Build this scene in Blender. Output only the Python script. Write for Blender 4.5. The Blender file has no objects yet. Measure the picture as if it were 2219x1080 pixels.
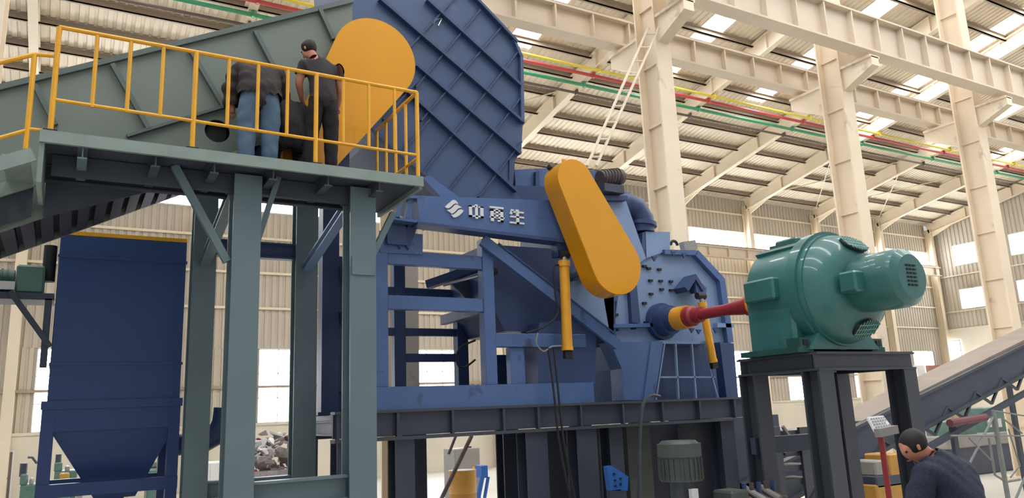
import bpy, bmesh, math, random
import numpy as np
from mathutils import Vector, Matrix
random.seed(7)
C = bpy.context.scene.collection
K = 0.88          # metres per layout unit
H = 3.0           # eye height in layout units

# ------------------------------------------------------------------ camera
CX, CY, F = 1109.5, 540.0, 1660.0
_z = np.array([780-CX, -7270-CY, F]); _u = np.array([4020-CX, 0, F])
_u[1] = (-F*F-_u[0]*_z[0])/_z[1]
_u = _u/np.linalg.norm(_u); _z = _z/np.linalg.norm(_z)
_v = np.cross(_z, _u); _v = _v if _v[2] > 0 else -_v
M = np.array([_u, _v, _z])
cam_d = bpy.data.cameras.new('camera'); cam = bpy.data.objects.new('camera', cam_d); C.objects.link(cam)
r_, u_, b_ = M@[1, 0, 0], M@[0, -1, 0], M@[0, 0, -1]
cam.matrix_world = Matrix(((r_[0], u_[0], b_[0], 0), (r_[1], u_[1], b_[1], 0), (r_[2], u_[2], b_[2], H*K), (0, 0, 0, 1)))
cam_d.sensor_width = 36; cam_d.lens = F/2219*36; cam_d.clip_end = 500; cam_d.clip_start = .05
bpy.context.scene.camera = cam

# ------------------------------------------------------------------ light and exposure
SKY, PANEL, EXPO = 0.26, 8.0, 1.25
w = bpy.data.worlds.new('world'); bpy.context.scene.world = w; w.use_nodes = True
w.node_tree.nodes['Background'].inputs[0].default_value = (.93, .96, 1, 1)
w.node_tree.nodes['Background'].inputs[1].default_value = SKY
vs = bpy.context.scene.view_settings
vs.view_transform = 'Standard'; vs.look = 'None'; vs.gamma = 1; vs.exposure = EXPO; vs.use_curve_mapping = False


def P(px, py, X=None, Y=None, z=None):
    """world point (layout units) on a plane X=, Y= or z= seen at a photograph pixel"""
    r = M@np.array([px-CX, py-CY, F])
    t = X/r[0] if X is not None else (Y/r[1] if Y is not None else (z-H)/r[2])
    q = r*t
    return (q[0], q[1], q[2]+H)


# ------------------------------------------------------------------ materials
def lin(c):
    return tuple(((v/255)/12.92 if v/255 <= .04045 else ((v/255+.055)/1.055)**2.4) for v in c)+(1,)


def mat(name, rgb, rough=.5, var=.12, scale=3., metal=0., bump=.0, rust=None, rust_amt=.0, coat=0., stretch=(1, 1, 1)):
    m = bpy.data.materials.new(name); m.use_nodes = True
    nt = m.node_tree; b = nt.nodes['Principled BSDF']
    tc = nt.nodes.new('ShaderNodeTexCoord'); mp = nt.nodes.new('ShaderNodeMapping'); mp.inputs['Scale'].default_value = stretch
    nt.links.new(tc.outputs['Object'], mp.inputs[0])
    n = nt.nodes.new('ShaderNodeTexNoise'); n.inputs['Scale'].default_value = scale; n.inputs['Detail'].default_value = 5
    nt.links.new(mp.outputs[0], n.inputs['Vector'])
    rp = nt.nodes.new('ShaderNodeValToRGB'); c = lin(rgb)
    rp.color_ramp.elements[0].position = .3; rp.color_ramp.elements[1].position = .72
    rp.color_ramp.elements[0].color = tuple(v*(1-var) for v in c[:3])+(1,)
    rp.color_ramp.elements[1].color = tuple(min(1, v*(1+var)) for v in c[:3])+(1,)
    nt.links.new(n.outputs[0], rp.inputs[0]); out = rp.outputs[0]
    if rust:
        n2 = nt.nodes.new('ShaderNodeTexNoise'); n2.inputs['Scale'].default_value = scale*2.2; n2.inputs['Detail'].default_value = 8
        nt.links.new(mp.outputs[0], n2.inputs['Vector'])
        r2 = nt.nodes.new('ShaderNodeValToRGB'); r2.color_ramp.elements[0].position = .62-rust_amt; r2.color_ramp.elements[1].position = .72-rust_amt*.5
        nt.links.new(n2.outputs[0], r2.inputs[0])
        mx = nt.nodes.new('ShaderNodeMix'); mx.data_type = 'RGBA'
        nt.links.new(r2.outputs[0], mx.inputs['Factor']); nt.links.new(out, mx.inputs[6]); mx.inputs[7].default_value = lin(rust)
        out = mx.outputs[2]
    nt.links.new(out, b.inputs['Base Color'])
    b.inputs['Roughness'].default_value = rough; b.inputs['Metallic'].default_value = metal
    b.inputs['Coat Weight'].default_value = coat
    if bump:
        bp = nt.nodes.new('ShaderNodeBump'); bp.inputs['Strength'].default_value = bump; bp.inputs['Distance'].default_value = .02
        nt.links.new(n.outputs[0], bp.inputs['Height']); nt.links.new(bp.outputs[0], b.inputs['Normal'])
    return m


def glow(name, rgb, s):
    m = bpy.data.materials.new(name); m.use_nodes = True; b = m.node_tree.nodes['Principled BSDF']
    b.inputs['Base Color'].default_value = lin(rgb); b.inputs['Emission Color'].default_value = lin(rgb); b.inputs['Emission Strength'].default_value = s
    return m


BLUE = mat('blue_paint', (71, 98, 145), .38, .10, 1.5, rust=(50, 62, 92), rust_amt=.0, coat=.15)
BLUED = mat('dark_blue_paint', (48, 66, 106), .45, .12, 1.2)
BLUEL = mat('pale_blue_paint', (122, 145, 180), .38, .10, 2.)
HOOD = mat('hood_blue_paint', (62, 81, 117), .42, .10, .9, rust=(84, 92, 122), rust_amt=-.02)
RIBM = mat('rib_blue_paint', (48, 66, 104), .5, .1, 2)
NAVY = mat('navy_paint', (42, 66, 118), .42, .07, .8)
GREYG = mat('grey_green_paint', (114, 125, 117), .5, .07, .8)
GREYGD = mat('grey_green_rib_paint', (90, 102, 98), .5, .07, 1)
POSTM = mat('grey_green_steel', (98, 116, 122), .45, .08, 1.4)
EDGE = mat('platform_edge_paint', (132, 146, 139), .5, .1, 4)
DARK = mat('dark_steel_paint', (58, 64, 80), .45, .12, 1.6)
DARK2 = mat('charcoal_steel_paint', (62, 66, 75), .42, .10, 1.6)
UNDER = mat('shadow_grey_steel', (58, 64, 76), .6, .12, 2)  # shade below the platform is put into this dark colour
BELT = mat('purple_grey_steel', (58, 54, 68), .6, .16, 2)
YEL = mat('yellow_rail_paint', (226, 164, 36), .42, .07, 5)
YGD = mat('amber_guard_paint', (219, 150, 12), .28, .05, 1.1, coat=.4)
YCYL = mat('cylinder_yellow_paint', (222, 158, 40), .35, .08, 5)
GRN = mat('motor_green_paint', (50, 107, 104), .36, .12, 2.2, coat=.3)
GRNL = mat('motor_green_light_paint', (96, 150, 138), .4, .08, 3)
GRND = mat('motor_green_dark_paint', (30, 76, 70), .45, .12, 3)
RED = mat('red_shaft_paint', (150, 44, 50), .45, .12, 4)
BLACK = mat('black_rubber', (22, 24, 28), .6, .2, 6)
RUSTY = mat('brown_motor_paint', (82, 72, 72), .6, .3, 6)
CHROME = mat('bright_steel', (180, 180, 185), .25, .05, 6, metal=.8)
WHITE = mat('white_lettering', (214, 214, 214), .5, .04, 8)
CREAM = mat('cream_column_paint', (226, 209, 184), .6, .06, .7, rust=(180, 168, 150), rust_amt=-.02)
CREAMG = mat('cream_girder_paint', (208, 193, 172), .6, .07, .7)
RAFT = mat('cream_rafter_paint', (222, 207, 182), .6, .05, .6)
ROOF = mat('roof_sheet', (218, 203, 180), .55, .06, .4)
PURL = mat('purlin_steel', (158, 142, 124), .6, .08, .6)  # darker brown for the unlit purlin webs: shade put into the colour
SIDE = mat('wall_siding', (186, 176, 160), .6, .06, .5)
MAS = mat('masonry_plaster', (212, 204, 186), .8, .06, .6)
FLOOR = mat('concrete_floor', (190, 186, 176), .5, .10, .35)
GLOWM = glow('daylight_skylight', (250, 252, 255), PANEL)
PANE = glow('daylight_window_pane', (245, 250, 255), PANEL*.7)
FRAMEW = mat('window_frame_white', (220, 220, 216), .5, .04, 3)
PIPEY = mat('pipe_yellow', (206, 186, 60), .5, .05, 2)
PIPER = mat('pipe_red', (176, 62, 60), .5, .05, 2)
PIPEG = mat('pipe_green', (52, 140, 96), .5, .05, 2)
PIPEK = mat('pipe_brown', (92, 78, 70), .5, .05, 2)
SKIN = mat('skin', (188, 128, 104), .55, .05, 8)
LIP = mat('lip', (150, 92, 84), .5, .05, 8)
HAIR = mat('hair', (28, 24, 24), .7, .2, 30)
JACK = mat('dark_brown_jacket', (46, 37, 38), .85, .12, 8, bump=.4)
JEAN = mat('blue_denim', (84, 108, 132), .85, .14, 9, bump=.3)
TEE = mat('charcoal_tshirt', (43, 39, 41), .85, .1, 7, bump=.3)
TROU = mat('black_trousers', (20, 19, 25), .85, .1, 7, bump=.3)
NAVYS = mat('navy_speckled_shirt', (36, 42, 62), .85, .35, 60)
SCRAP = mat('scrap_grey', (150, 142, 146), .6, .35, 5, rust=(120, 92, 84), rust_amt=.04)
BEIGE = mat('beige_cover', (140, 128, 118), .7, .1, 2)
MGRN = mat('machine_tool_green', (84, 116, 106), .5, .15, 4)
GREYB = mat('cabinet_grey', (140, 136, 132), .55, .06, 2)
ORNG = mat('drum_yellow', (178, 132, 56), .5, .1, 4)
TUBEG = mat('grey_tube_steel', (120, 124, 122), .45, .1, 5)
LBLUE = mat('bright_blue_paint', (44, 100, 176), .4, .08, 3)
OLIVE = mat('olive_grey_paint', (74, 80, 76), .5, .12, 4)
PAPER = mat('paper_notice', (206, 204, 204), .7, .03, 3)
DOORM = mat('door_grey_brown', (120, 110, 106), .6, .06, 2)


# ------------------------------------------------------------------ mesh builder (layout units -> metres when built)
class MB:
    def __init__(s): s.v = []; s.f = []

    def add(s, vs, fs):
        n = len(s.v); s.v += [tuple(p) for p in vs]; s.f += [tuple(i+n for i in f) for f in fs]; return s

    def box(s, x0, x1, y0, y1, z0, z1):
        v = [(x, y, z) for z in (z0, z1) for y in (y0, y1) for x in (x0, x1)]
        return s.add(v, [(0, 2, 3, 1), (4, 5, 7, 6), (0, 1, 5, 4), (2, 6, 7, 3), (0, 4, 6, 2), (1, 3, 7, 5)])

    def obox(s, p, q, w, h, up=(0, 0, 1)):
        """bar p->q, w across, h along the 'up' side"""
        p = Vector(p); q = Vector(q); d = (q-p).normalized(); up = Vector(up)
        a = d.cross(up)
        if a.length < 1e-4: a = d.cross(Vector((0, 1, 0)))
        a.normalize(); b = a.cross(d).normalized()
        v = []
        for o in (p, q):
            for i, j in ((-1, -1), (1, -1), (1, 1), (-1, 1)): v.append(o+a*i*w/2+b*j*h/2)
        return s.add(v, [(0, 1, 2, 3), (7, 6, 5, 4), (0, 4, 5, 1), (1, 5, 6, 2), (2, 6, 7, 3), (3, 7, 4, 0)])

    def hbeam(s, p, q, w, h, t=.03, up=(0, 0, 1)):
        p = Vector(p); q = Vector(q); d = (q-p).normalized(); up = Vector(up)
        a = d.cross(up).normalized(); b = a.cross(d).normalized()
        for k in (-1, 1):
            o = b*k*(h/2-t/2); s.obox(p+o, q+o, w, t, b)
        s.obox(p, q, t*.8, h-2*t, b); return s

    def tube(s, pts, r, n=10, caps=True):
        pts = [Vector(p) for p in pts]; rs = r if isinstance(r, (list, tuple)) else [r]*len(pts)
        base = len(s.v); prev = None; d0 = (pts[1]-pts[0]).normalized()
        ref = Vector((0, 0, 1)) if abs(d0.z) < .9 else Vector((1, 0, 0)); a = d0.cross(ref).normalized()
        for i, p in enumerate(pts):
            d = (pts[min(i+1, len(pts)-1)]-pts[max(i-1, 0)]).normalized()
            a = (a-d*a.dot(d)).normalized(); b = d.cross(a)
            for k in range(n):
                t = 2*math.pi*k/n; s.v.append(tuple(p+(a*math.cos(t)+b*math.sin(t))*rs[i]))
        for i in range(len(pts)-1):
            for k in range(n):
                k2 = (k+1) % n; s.f.append((base+i*n+k, base+i*n+k2, base+(i+1)*n+k2, base+(i+1)*n+k))
        if caps:
            s.f.append(tuple(base+k for k in range(n))[::-1]); s.f.append(tuple(base+(len(pts)-1)*n+k for k in range(n)))
        return s

    def prism(s, poly, y0, y1):
        """poly of (x,z) extruded along y"""
        n = len(poly); v = [(x, y0, z) for x, z in poly]+[(x, y1, z) for x, z in poly]
        f = [tuple(range(n)), tuple(range(2*n-1, n-1, -1))]+[(i, i+n, (i+1) % n+n, (i+1) % n) for i in range(n)]
        return s.add(v, f)

    def prismx(s, poly, x0, x1):
        n = len(poly); v = [(x0, y, z) for y, z in poly]+[(x1, y, z) for y, z in poly]
        f = [tuple(range(n)), tuple(range(2*n-1, n-1, -1))]+[(i, i+n, (i+1) % n+n, (i+1) % n) for i in range(n)]
        return s.add(v, f)

    def sphere(s, c, r, n=12, m=8, sc=(1, 1, 1)):
        b = len(s.v)
        for j in range(m+1):
            t = math.pi*j/m
            for i in range(n):
                p = 2*math.pi*i/n
                s.v.append((c[0]+r*sc[0]*math.sin(t)*math.cos(p), c[1]+r*sc[1]*math.sin(t)*math.sin(p), c[2]+r*sc[2]*math.cos(t)))
        for j in range(m):
            for i in range(n):
                i2 = (i+1) % n; s.f.append((b+j*n+i, b+(j+1)*n+i, b+(j+1)*n+i2, b+j*n+i2))
        return s

    def build(s, name, m, parent=None, smooth=True, bevel=0.):
        vs = [Vector(v)*K for v in s.v]
        if parent is not None: org = wloc(parent)
        else:
            xs = [v.x for v in vs]; ys = [v.y for v in vs]; org = Vector(((min(xs)+max(xs))/2, (min(ys)+max(ys))/2, min(v.z for v in vs)))
        me = bpy.data.meshes.new(name)
        me.from_pydata([tuple(v-org) for v in vs], [], s.f)
        bm = bmesh.new(); bm.from_mesh(me); bmesh.ops.remove_doubles(bm, verts=bm.verts, dist=1e-5)
        bmesh.ops.recalc_face_normals(bm, faces=bm.faces)
        if bevel: bmesh.ops.bevel(bm, geom=list(bm.edges), offset=bevel*K, segments=1, affect='EDGES', clamp_overlap=True)
        bm.to_mesh(me); bm.free()
        me.materials.append(m)
        if smooth:
            me.polygons.foreach_set('use_smooth', [True]*len(me.polygons)); me.set_sharp_from_angle(angle=math.radians(32))
        o = bpy.data.objects.new(name, me); C.objects.link(o)
        if parent is not None: o.parent = parent
        else: o.location = org
        return o


def wloc(o):
    v = Vector((0, 0, 0))
    while o is not None: v += o.location; o = o.parent
    return v


def tag(o, label=None, cat=None, group=None, kind=None):
    if label: o['label'] = label
    if cat: o['category'] = cat
    if group: o['group'] = group
    if kind: o['kind'] = kind
    return o


def thing(name, label, cat, loc, group=None, kind=None):
    o = bpy.data.objects.new(name, None); C.objects.link(o); o.location = Vector(loc)*K; o.empty_display_size = .2
    return tag(o, label, cat, group, kind)


def lathe(mb, c, axis, prof, n=32):
    """prof list of (t along axis, radius)"""
    c = Vector(c); ax = Vector(axis).normalized(); a = ax.cross(Vector((0, 0, 1)) if abs(ax.z) < .9 else Vector((1, 0, 0))).normalized(); b = ax.cross(a)
    vs = [tuple(c+ax*t+(a*math.cos(2*math.pi*k/n)+b*math.sin(2*math.pi*k/n))*max(r, .001)) for t, r in prof for k in range(n)]
    fs = [(i*n+k, i*n+(k+1) % n, (i+1)*n+(k+1) % n, (i+1)*n+k) for i in range(len(prof)-1) for k in range(n)]
    fs += [tuple(range(n))[::-1], tuple((len(prof)-1)*n+k for k in range(n))]
    return mb.add(vs, fs)


def quad(px, Y, d, mb=None):
    """pixel polygon on plane Y extruded by depth d"""
    mb = mb or MB(); q = [P(x, y, Y=Y) for x, y in px]
    return mb.prism([(p[0], p[2]) for p in q], Y, Y+d)


def holed(outer, holes, y0, y1):
    """plate in the XZ plane with holes, extruded y0..y1"""
    from mathutils.geometry import tessellate_polygon
    loops = [outer]+holes
    tri = tessellate_polygon([[Vector((x, z, 0)) for x, z in L] for L in loops]); pts = [p for L in loops for p in L]; n = len(pts)
    mb = MB(); v = [(x, y0, z) for x, z in pts]+[(x, y1, z) for x, z in pts]
    f = [tuple(t) for t in tri]+[tuple(i+n for i in t[::-1]) for t in tri]; k = 0
    for L in loops:
        m_ = len(L); f += [(k+i, k+i+n, k+(i+1) % m_+n, k+(i+1) % m_) for i in range(m_)]; k += m_
    return mb.add(v, f)


# ================================================================== BUILDING
WY, GX = 39.5, 66.7                      # back wall, gable wall
RX = [-2, 5.5, 13.6, 21.6, 29.3, 36.9, 43.4, 51.0, 59.0, 66.2]   # frames
SX = [-7.2, 1.2, 9.5, 17.7, 26.4, 33.7, 42.4, 50.9, 58.9]        # skylight strips
XL = -11.0
def rz(Y): return 18.02+.2*(WY-Y) if Y >= 15 else 18.02+.2*(WY-15)-.2*(15-Y)

fl = MB().box(XL-4, GX+2, -12, WY+1, -.3, 0).build('floor', FLOOR); tag(fl, 'pale worn concrete workshop floor', kind='structure')
ceil = thing('ceiling', 'corrugated steel roof on cream rafters', None, (30, 27, 17), kind='structure')
def corr(x0, x1, y0, y1, pitch=.34, amp=.05):
    mb = MB(); n = max(1, int(round((x1-x0)/pitch))); p = (x1-x0)/n; xs = []
    for i in range(n):
        xs += [(x0+p*i, 0), (x0+p*(i+.5), 0), (x0+p*(i+.62), amp), (x0+p*(i+.88), amp)]
    xs.append((x1, 0))
    a = [(x, y0, rz(y0)+h) for x, h in xs]; b = [(x, y1, rz(y1)+h) for x, h in xs]; m_ = len(xs)
    a2 = [(x, y0, rz(y0)+h+.03) for x, h in xs]; b2 = [(x, y1, rz(y1)+h+.03) for x, h in xs]
    mb.add(a+b, [(i, i+1, i+1+m_, i+m_) for i in range(m_-1)])
    mb.add(a2+b2, [(i, i+1, i+1+m_, i+m_) for i in range(m_-1)])
    return mb
SW = .68
edges = [XL]
for sx in SX: edges += [sx-SW, sx+SW]
edges.append(GX+.3)
for i in range(0, len(edges), 2):
    a, b = edges[i], edges[i+1]
    ys = [(15, 21), (21, 27), (27, 33), (33, WY+.3), (5, 15), (-5, 5)]
    for y0, y1 in ys: corr(a, b, y0, y1).build('roof_panel', ROOF, ceil, smooth=False)
for sx in SX:
    for y0, y1 in ((28.9, 34), (34, WY+.3), (15, 16.5), (12.5, 15), (-5, -3)):
        corr(sx-SW, sx+SW, y0, y1).build('roof_panel', ROOF, ceil, smooth=False)
    for y0, y1 in ((16.5, 22.7), (22.7, 28.9), (5, 12.5), (-3, 5)):
        MB().add([(sx-SW, y0, rz(y0)), (sx+SW, y0, rz(y0)), (sx+SW, y1, rz(y1)), (sx-SW, y1, rz(y1)),
                  (sx-SW, y0, rz(y0)+.06), (sx+SW, y0, rz(y0)+.06), (sx+SW, y1, rz(y1)+.06), (sx-SW, y1, rz(y1)+.06)],
                 [(0, 1, 2, 3), (7, 6, 5, 4), (0, 4, 5, 1), (1, 5, 6, 2), (2, 6, 7, 3), (3, 7, 4, 0)]).build('skylight_panel', GLOWM, ceil, smooth=False)
yy = 38.6
while yy > -4:
    z = rz(yy)-.13; MB().box(XL, GX, yy-.05, yy+.03, z-.13, z+.11).box(XL, GX, yy-.05, yy+.13, z-.13, z-.10).box(XL, GX, yy-.16, yy+.03, z+.09, z+.11).build('purlin', PURL, ceil, smooth=False)
    yy -= 1.72
for x in RX:
    mb = MB(); a = (x, WY-.3, rz(WY)-.58); b = (x, 15, rz(15)-.58); mb.hbeam(a, b, .34, .88, .05)
    for k in range(1, 7):
        y = WY-k*3.9; z = rz(y)-.58; mb.box(x-.16, x+.16, y-.03, y+.03, z-.40, z+.40)
    mb.prismx([(WY-.3, rz(WY)-1.0), (WY-.3, rz(WY)-1.5), (WY-3.2, rz(WY-3.2)-1.0)], x-.03, x+.03)
    mb.build('rafter', RAFT, ceil, smooth=False)
    MB().hbeam((x, 15, rz(15)-.58), (x, -4, rz(-4)-.58), .34, .88, .05).build('rafter', RAFT, ceil, smooth=False)
for (x0, y0, x1, y1) in ((13.6, 38.9, 21.6, 31), (43.4, 38.9, 51, 31), (51, 38.9, 59, 31)):
    MB().tube([(x0, y0, rz(y0)-.3), (x1, y1, rz(y1)-.3)], .035, 6).tube([(x1, y0, rz(y0)-.3), (x0, y1, rz(y1)-.3)], .035, 6).build('roof_brace', RAFT, ceil)

# --- back wall
def siding(x0, x1, z0, z1, Y, along='x', pitch=.34, amp=.06):
    mb = MB(); n = max(1, int(round((x1-x0)/pitch))); p = (x1-x0)/n; xs = []
    for i in range(n): xs += [(x0+p*i, 0), (x0+p*(i+.5), 0), (x0+p*(i+.62), amp), (x0+p*(i+.88), amp)]
    xs.append((x1, 0)); m_ = len(xs)
    f = lambda x, h, z: (x, Y+h, z) if along == 'x' else (Y+h, x, z)
    for off in (0, .05):
        mb.add([f(x, h+off, z0) for x, h in xs]+[f(x, h+off, z1) for x, h in xs], [(i, i+1, i+1+m_, i+m_) for i in range(m_-1)])
    return mb
wb = thing('wall_back', 'long side wall of plaster plinth and grey corrugated siding', None, (30, WY, 0), kind='structure')
MB().box(XL, GX, WY, WY+.3, 0, 2.85).build('plinth', MAS, wb, smooth=False)
MB().box(XL, GX, WY-.06, WY+.3, 2.85, 2.97).build('plinth_cap', MAS, wb, smooth=False)
for z in (4.7, 8.6, 10.4, 12.2, 16.7): MB().box(XL, GX, WY-.12, WY-.02, z-.05, z+.07).build('girt', PURL if z < 5 else RAFT, wb, smooth=False)
bays = [XL]+RX
wn = 0
def window(x0, x1, z0, z1, Y, along='x', nx=3, nz=2, dens=.05):
    global wn; wn += 1
    f = (lambda a0, a1, b0, b1, c0, c1: (a0, a1, b0, b1, c0, c1)) if along == 'x' else (lambda a0, a1, b0, b1, c0, c1: (b0, b1, a0, a1, c0, c1))
    t = thing('window_%d' % wn, 'daylit window with pale frame', None, ((x0+x1)/2, Y, z0) if along == 'x' else (Y, (x0+x1)/2, z0), kind='structure')
    mb = MB()
    for c in (z0, z1): mb.box(*f(x0, x1, Y-.05, Y+.05, c-dens, c+dens))
    for i in range(nx+1):
        a = x0+(x1-x0)*i/nx; mb.box(*f(a-dens*.7, a+dens*.7, Y-.05, Y+.05, z0, z1))
    for i in range(1, nz):
        a = z0+(z1-z0)*i/nz; mb.box(*f(x0, x1, Y-.05, Y+.05, a-dens*.7, a+dens*.7))
    mb.build('window_frame', FRAMEW, t, smooth=False)
    for i in range(nx):
        MB().box(*f(x0+(x1-x0)*i/nx, x0+(x1-x0)*(i+1)/nx, Y+.06, Y+.09, z0, z1)).build('pane', PANE, t, smooth=False)
for i in range(len(bays)-1):
    a, b = bays[i]+.2, bays[i+1]-.2
    siding(a-.2, b+.2, 15.38, 17.9, WY).build('siding_panel', SIDE, wb, smooth=False)
    window(a, b, 13.62, 15.38, WY, nx=3, nz=1, dens=.03)
    siding(a-.2, b+.2, 6.6, 13.62, WY).build('siding_panel', SIDE, wb, smooth=False)
    wx0 = {0: -1.2-4, 1: -1.1}.get(i, a+2.6); wx1 = {0: -3, 1: 1.4}.get(i, a+5.4)
    siding(a-.2, wx0, 2.97, 6.6, WY).build('siding_panel', SIDE, wb, smooth=False)
    siding(wx1, b+.2, 2.97, 6.6, WY).build('siding_panel', SIDE, wb, smooth=False)
    window(wx0, wx1, 2.97, 6.55, WY, nx=3, nz=3, dens=.03)
for i, x in enumerate(RX):
    MB().hbeam((x, WY-.35, 0), (x, WY-.35, 17.4), .42, .6, .05, up=(0, 1, 0)).build('wall_column', RAFT, wb, smooth=False)
# door in the plinth
t = thing('door_1', 'grey-brown door in plastered plinth', None, (-2.1, WY-.04, 0), kind='structure')
d0 = P(3, 980, Y=WY-.06); d1 = P(28, 980, Y=WY-.06)
MB().box(d0[0], d1[0], WY-.08, WY-.01, 0, d1[2]).build('door_leaf', DOORM, t)
MB().box(d1[0], d1[0]+.06, WY-.12, WY, 0, d1[2]+.06).box(d0[0]-.06, d0[0], WY-.12, WY, 0, d1[2]+.06).box(d0[0], d1[0], WY-.12, WY, d1[2], d1[2]+.06).build('door_frame', FRAMEW, t)
MB().tube([(d1[0]-.12, WY-.14, 1.15), (d1[0]-.12, WY-.08, 1.15)], .03, 8).build('door_handle', CHROME, t)

# --- gable wall
wr = thing('wall_right', 'gable end wall with grey siding above plaster', None, (GX, 27, 0), kind='structure')
MB().box(GX, GX+.3, 0, WY, 0, 8.3).build('plinth', MAS, wr, smooth=False)
MB().box(GX-.1, GX+.3, 0, WY, 8.3, 8.45).build('plinth_cap', MAS, wr, smooth=False)
gw = [(35.05, 37.5), (30.2, 32.8), (25.3, 27.9), (20.4, 23.0), (15.6, 18.1)]
for z0, z1 in ((13.85, 15.6), (10.05, 11.75)):
    for y0, y1 in gw: window(y0, y1, z0, z1, GX, 'y', nx=2, nz=1, dens=.04)
ycuts = sorted([15, WY]+[v for g in gw for v in g])
for j in range(len(ycuts)-1):
    y0, y1 = ycuts[j], ycuts[j+1]; iswin = (y0, y1) in gw
    for z0, z1 in (((8.45, 10.05), (11.75, 13.85), (15.6, rz((y0+y1)/2)-.2)) if iswin else ((8.45, rz(y1)-.15),)):
        siding(y0, y1, z0, z1, GX, 'y').build('siding_panel', SIDE, wr, smooth=False)
MB().box(GX, GX+.2, -4, 15, 8.3, 20).build('siding_panel', SIDE, wr, smooth=False)
for y in (33.9, 29, 24.1, 19.2): MB().hbeam((GX-.3, y, 0), (GX-.3, y, rz(y)-.4), .3, .5, .05, up=(1, 0, 0)).build('wall_column', RAFT, wr, smooth=False)
for z in (9.9, 13.0): MB().box(GX-.1, GX, 15, WY, z-.05, z+.05).build('girt', RAFT, wr, smooth=False)
# low windows in gable and small window band
a = P(1978, 748, X=GX); b = P(2082, 745, X=GX); c = P(1980, 790, X=GX)
window(min(a[1], b[1]), max(a[1], b[1]), c[2], a[2], GX-.12, 'y', nx=3, nz=2, dens=.07)

# --- central columns
CXS = [(-1.6, 'at the far left behind the gearbox'), (5.98, 'seen through the blue frame'), (13.64, 'nearest in full view, with a ladder rail on its head'),
       (21.45, 'behind the green motor'), (29.2, 'at the right behind the second crane girder'), (37.0, 'furthest to the right')]
for x, s in CXS:
    t = thing('steel_column', 'cream steel building column '+s, 'column', (x, 15.1, 0), 'cream columns of the central row')
    zt = rz(15)-1.0
    for y, nm in ((14.62, 'front'), (15.4, 'rear')):
        MB().box(x-.26, x+.26, y-.03, y+.03, 0, zt).build('flange', CREAM, t, smooth=False)
    MB().box(x-.03, x+.03, 14.65, 15.37, 0, zt).build('web', CREAM, t, smooth=False)
    mb = MB()
    for k in range(1, 12):
        z = k*1.75; mb.box(x-.10, x-.03, 14.65, 15.37, z-.02, z+.02)
    mb.build('stiffener', CREAM, t, smooth=False)
    for ys, y0, y1 in ((-1, 13.5, 14.6), (1, 15.43, 16.7)):
        pl = [(14.6, 12.75), (14.6, 13.5), (13.5, 13.5), (13.5, 13.2)] if ys < 0 else [(15.43, 12.2), (15.43, 13.2), (16.7, 13.2), (16.7, 12.85)]
        cb = MB().prismx(pl, x-.18, x+.18); cb.box(x-.24, x+.24, min(y0, y1), max(y0, y1), (13.46 if ys < 0 else 13.16), (13.54 if ys < 0 else 13.24)); cb.build('corbel', CREAM, t, smooth=False)
    MB().box(x-.5, x+.5, 14.4, 15.85, 0, .08).build('base_plate', CREAM, t, smooth=False)

def girder(name, label, x0, x1, Y, z0, z1, wf=.5, step=1.3, cat='girder'):
    t = thing(name, label, cat, ((x0+x1)/2, Y, z0), 'crane runway girders')
    MB().box(x0, x1, Y-wf/2, Y+wf/2, z1-.06, z1).build('top_flange', CREAMG, t, smooth=False)
    MB().box(x0, x1, Y-wf/2, Y+wf/2, z0, z0+.06).build('bottom_flange', CREAMG, t, smooth=False)
    MB().box(x0, x1, Y-.03, Y+.03, z0+.06, z1-.06).build('web', CREAMG, t, smooth=False)
    x = x0+.4
    while x < x1:
        MB().box(x-.03, x+.03, Y-wf*.46, Y+wf*.46, z0+.06, z1-.06).build('stiffener', CREAMG, t, smooth=False); x += step
    MB().box(x0, x1, Y-.04, Y+.04, z1, z1+.16).build('crane_rail', PURL, t, smooth=False)
girder('crane_girder', 'deep stiffened cream crane girder crossing the upper right, nearest of the runway beams', 6, 44, 13.8, 13.72, 15.0)
girder('crane_girder', 'shallower cream crane girder on the far side of the central columns', 3, 52, 16.35, 13.35, 14.2, .45)
girder('crane_girder', 'distant pale crane girder below the high windows of the back wall', 34, 65.5, 38.3, 13.0, 13.75, .4, 1.9)
for x in RX[5:9]:
    MB().prismx([(38.88, 12.3), (38.88, 12.99), (38.1, 12.99), (38.1, 12.8)], x-.15, x+.15).build('wall_bracket', RAFT, wb, smooth=False)

for nm, k, m_, lb, r in (('yellow', (1130, 115), PIPEY, 'yellow service pipe hung under the rafters, topmost of four', .07), ('red', (1130, 130), PIPER, 'red service pipe hung under the rafters between yellow and green', .085),
                      ('green', (1135, 157), PIPEG, 'green service pipe hung under the rafters below the red one', .09), ('brown', (1135, 178), PIPEK, 'dark brown service pipe hung under the rafters, lowest of four', .07)):
    q = P(*k, Y=30); s = (q[2]-3)/30; Y = (16.8+.2*WY-3)/(s+.2); Z = 3+s*Y
    mb = MB().tube([(XL, Y, Z), (66, Y, Z)], r, 8)
    for x in RX: mb.box(x-.05, x+.05, Y-.1, Y+.1, Z-.1, Z+.28)
    tag(mb.build('service_pipe', m_), lb, 'pipe', 'service pipes under the roof')

# ladder-like cable tray sloping from the column head
t = thing('cable_ladder', 'thin pale ladder rail sloping down from the column head behind the yellow guard', 'ladder', (13.4, 14.3, 8))
ca, cb_ = P(1405, 60, Y=14.3), P(1272, 360, Y=13.2); cc, cd = P(1428, 60, Y=14.3), P(1292, 360, Y=13.2)
MB().tube([ca, cb_], .035, 6).build('rail', CREAMG, t); MB().tube([cc, cd], .035, 6).build('rail', CREAMG, t)
for k in range(9):
    f = (k+.5)/9; A = Vector(ca).lerp(Vector(cb_), f); B = Vector(cc).lerp(Vector(cd), f); MB().tube([A, B], .025, 6).build('rung', CREAMG, t)

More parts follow.
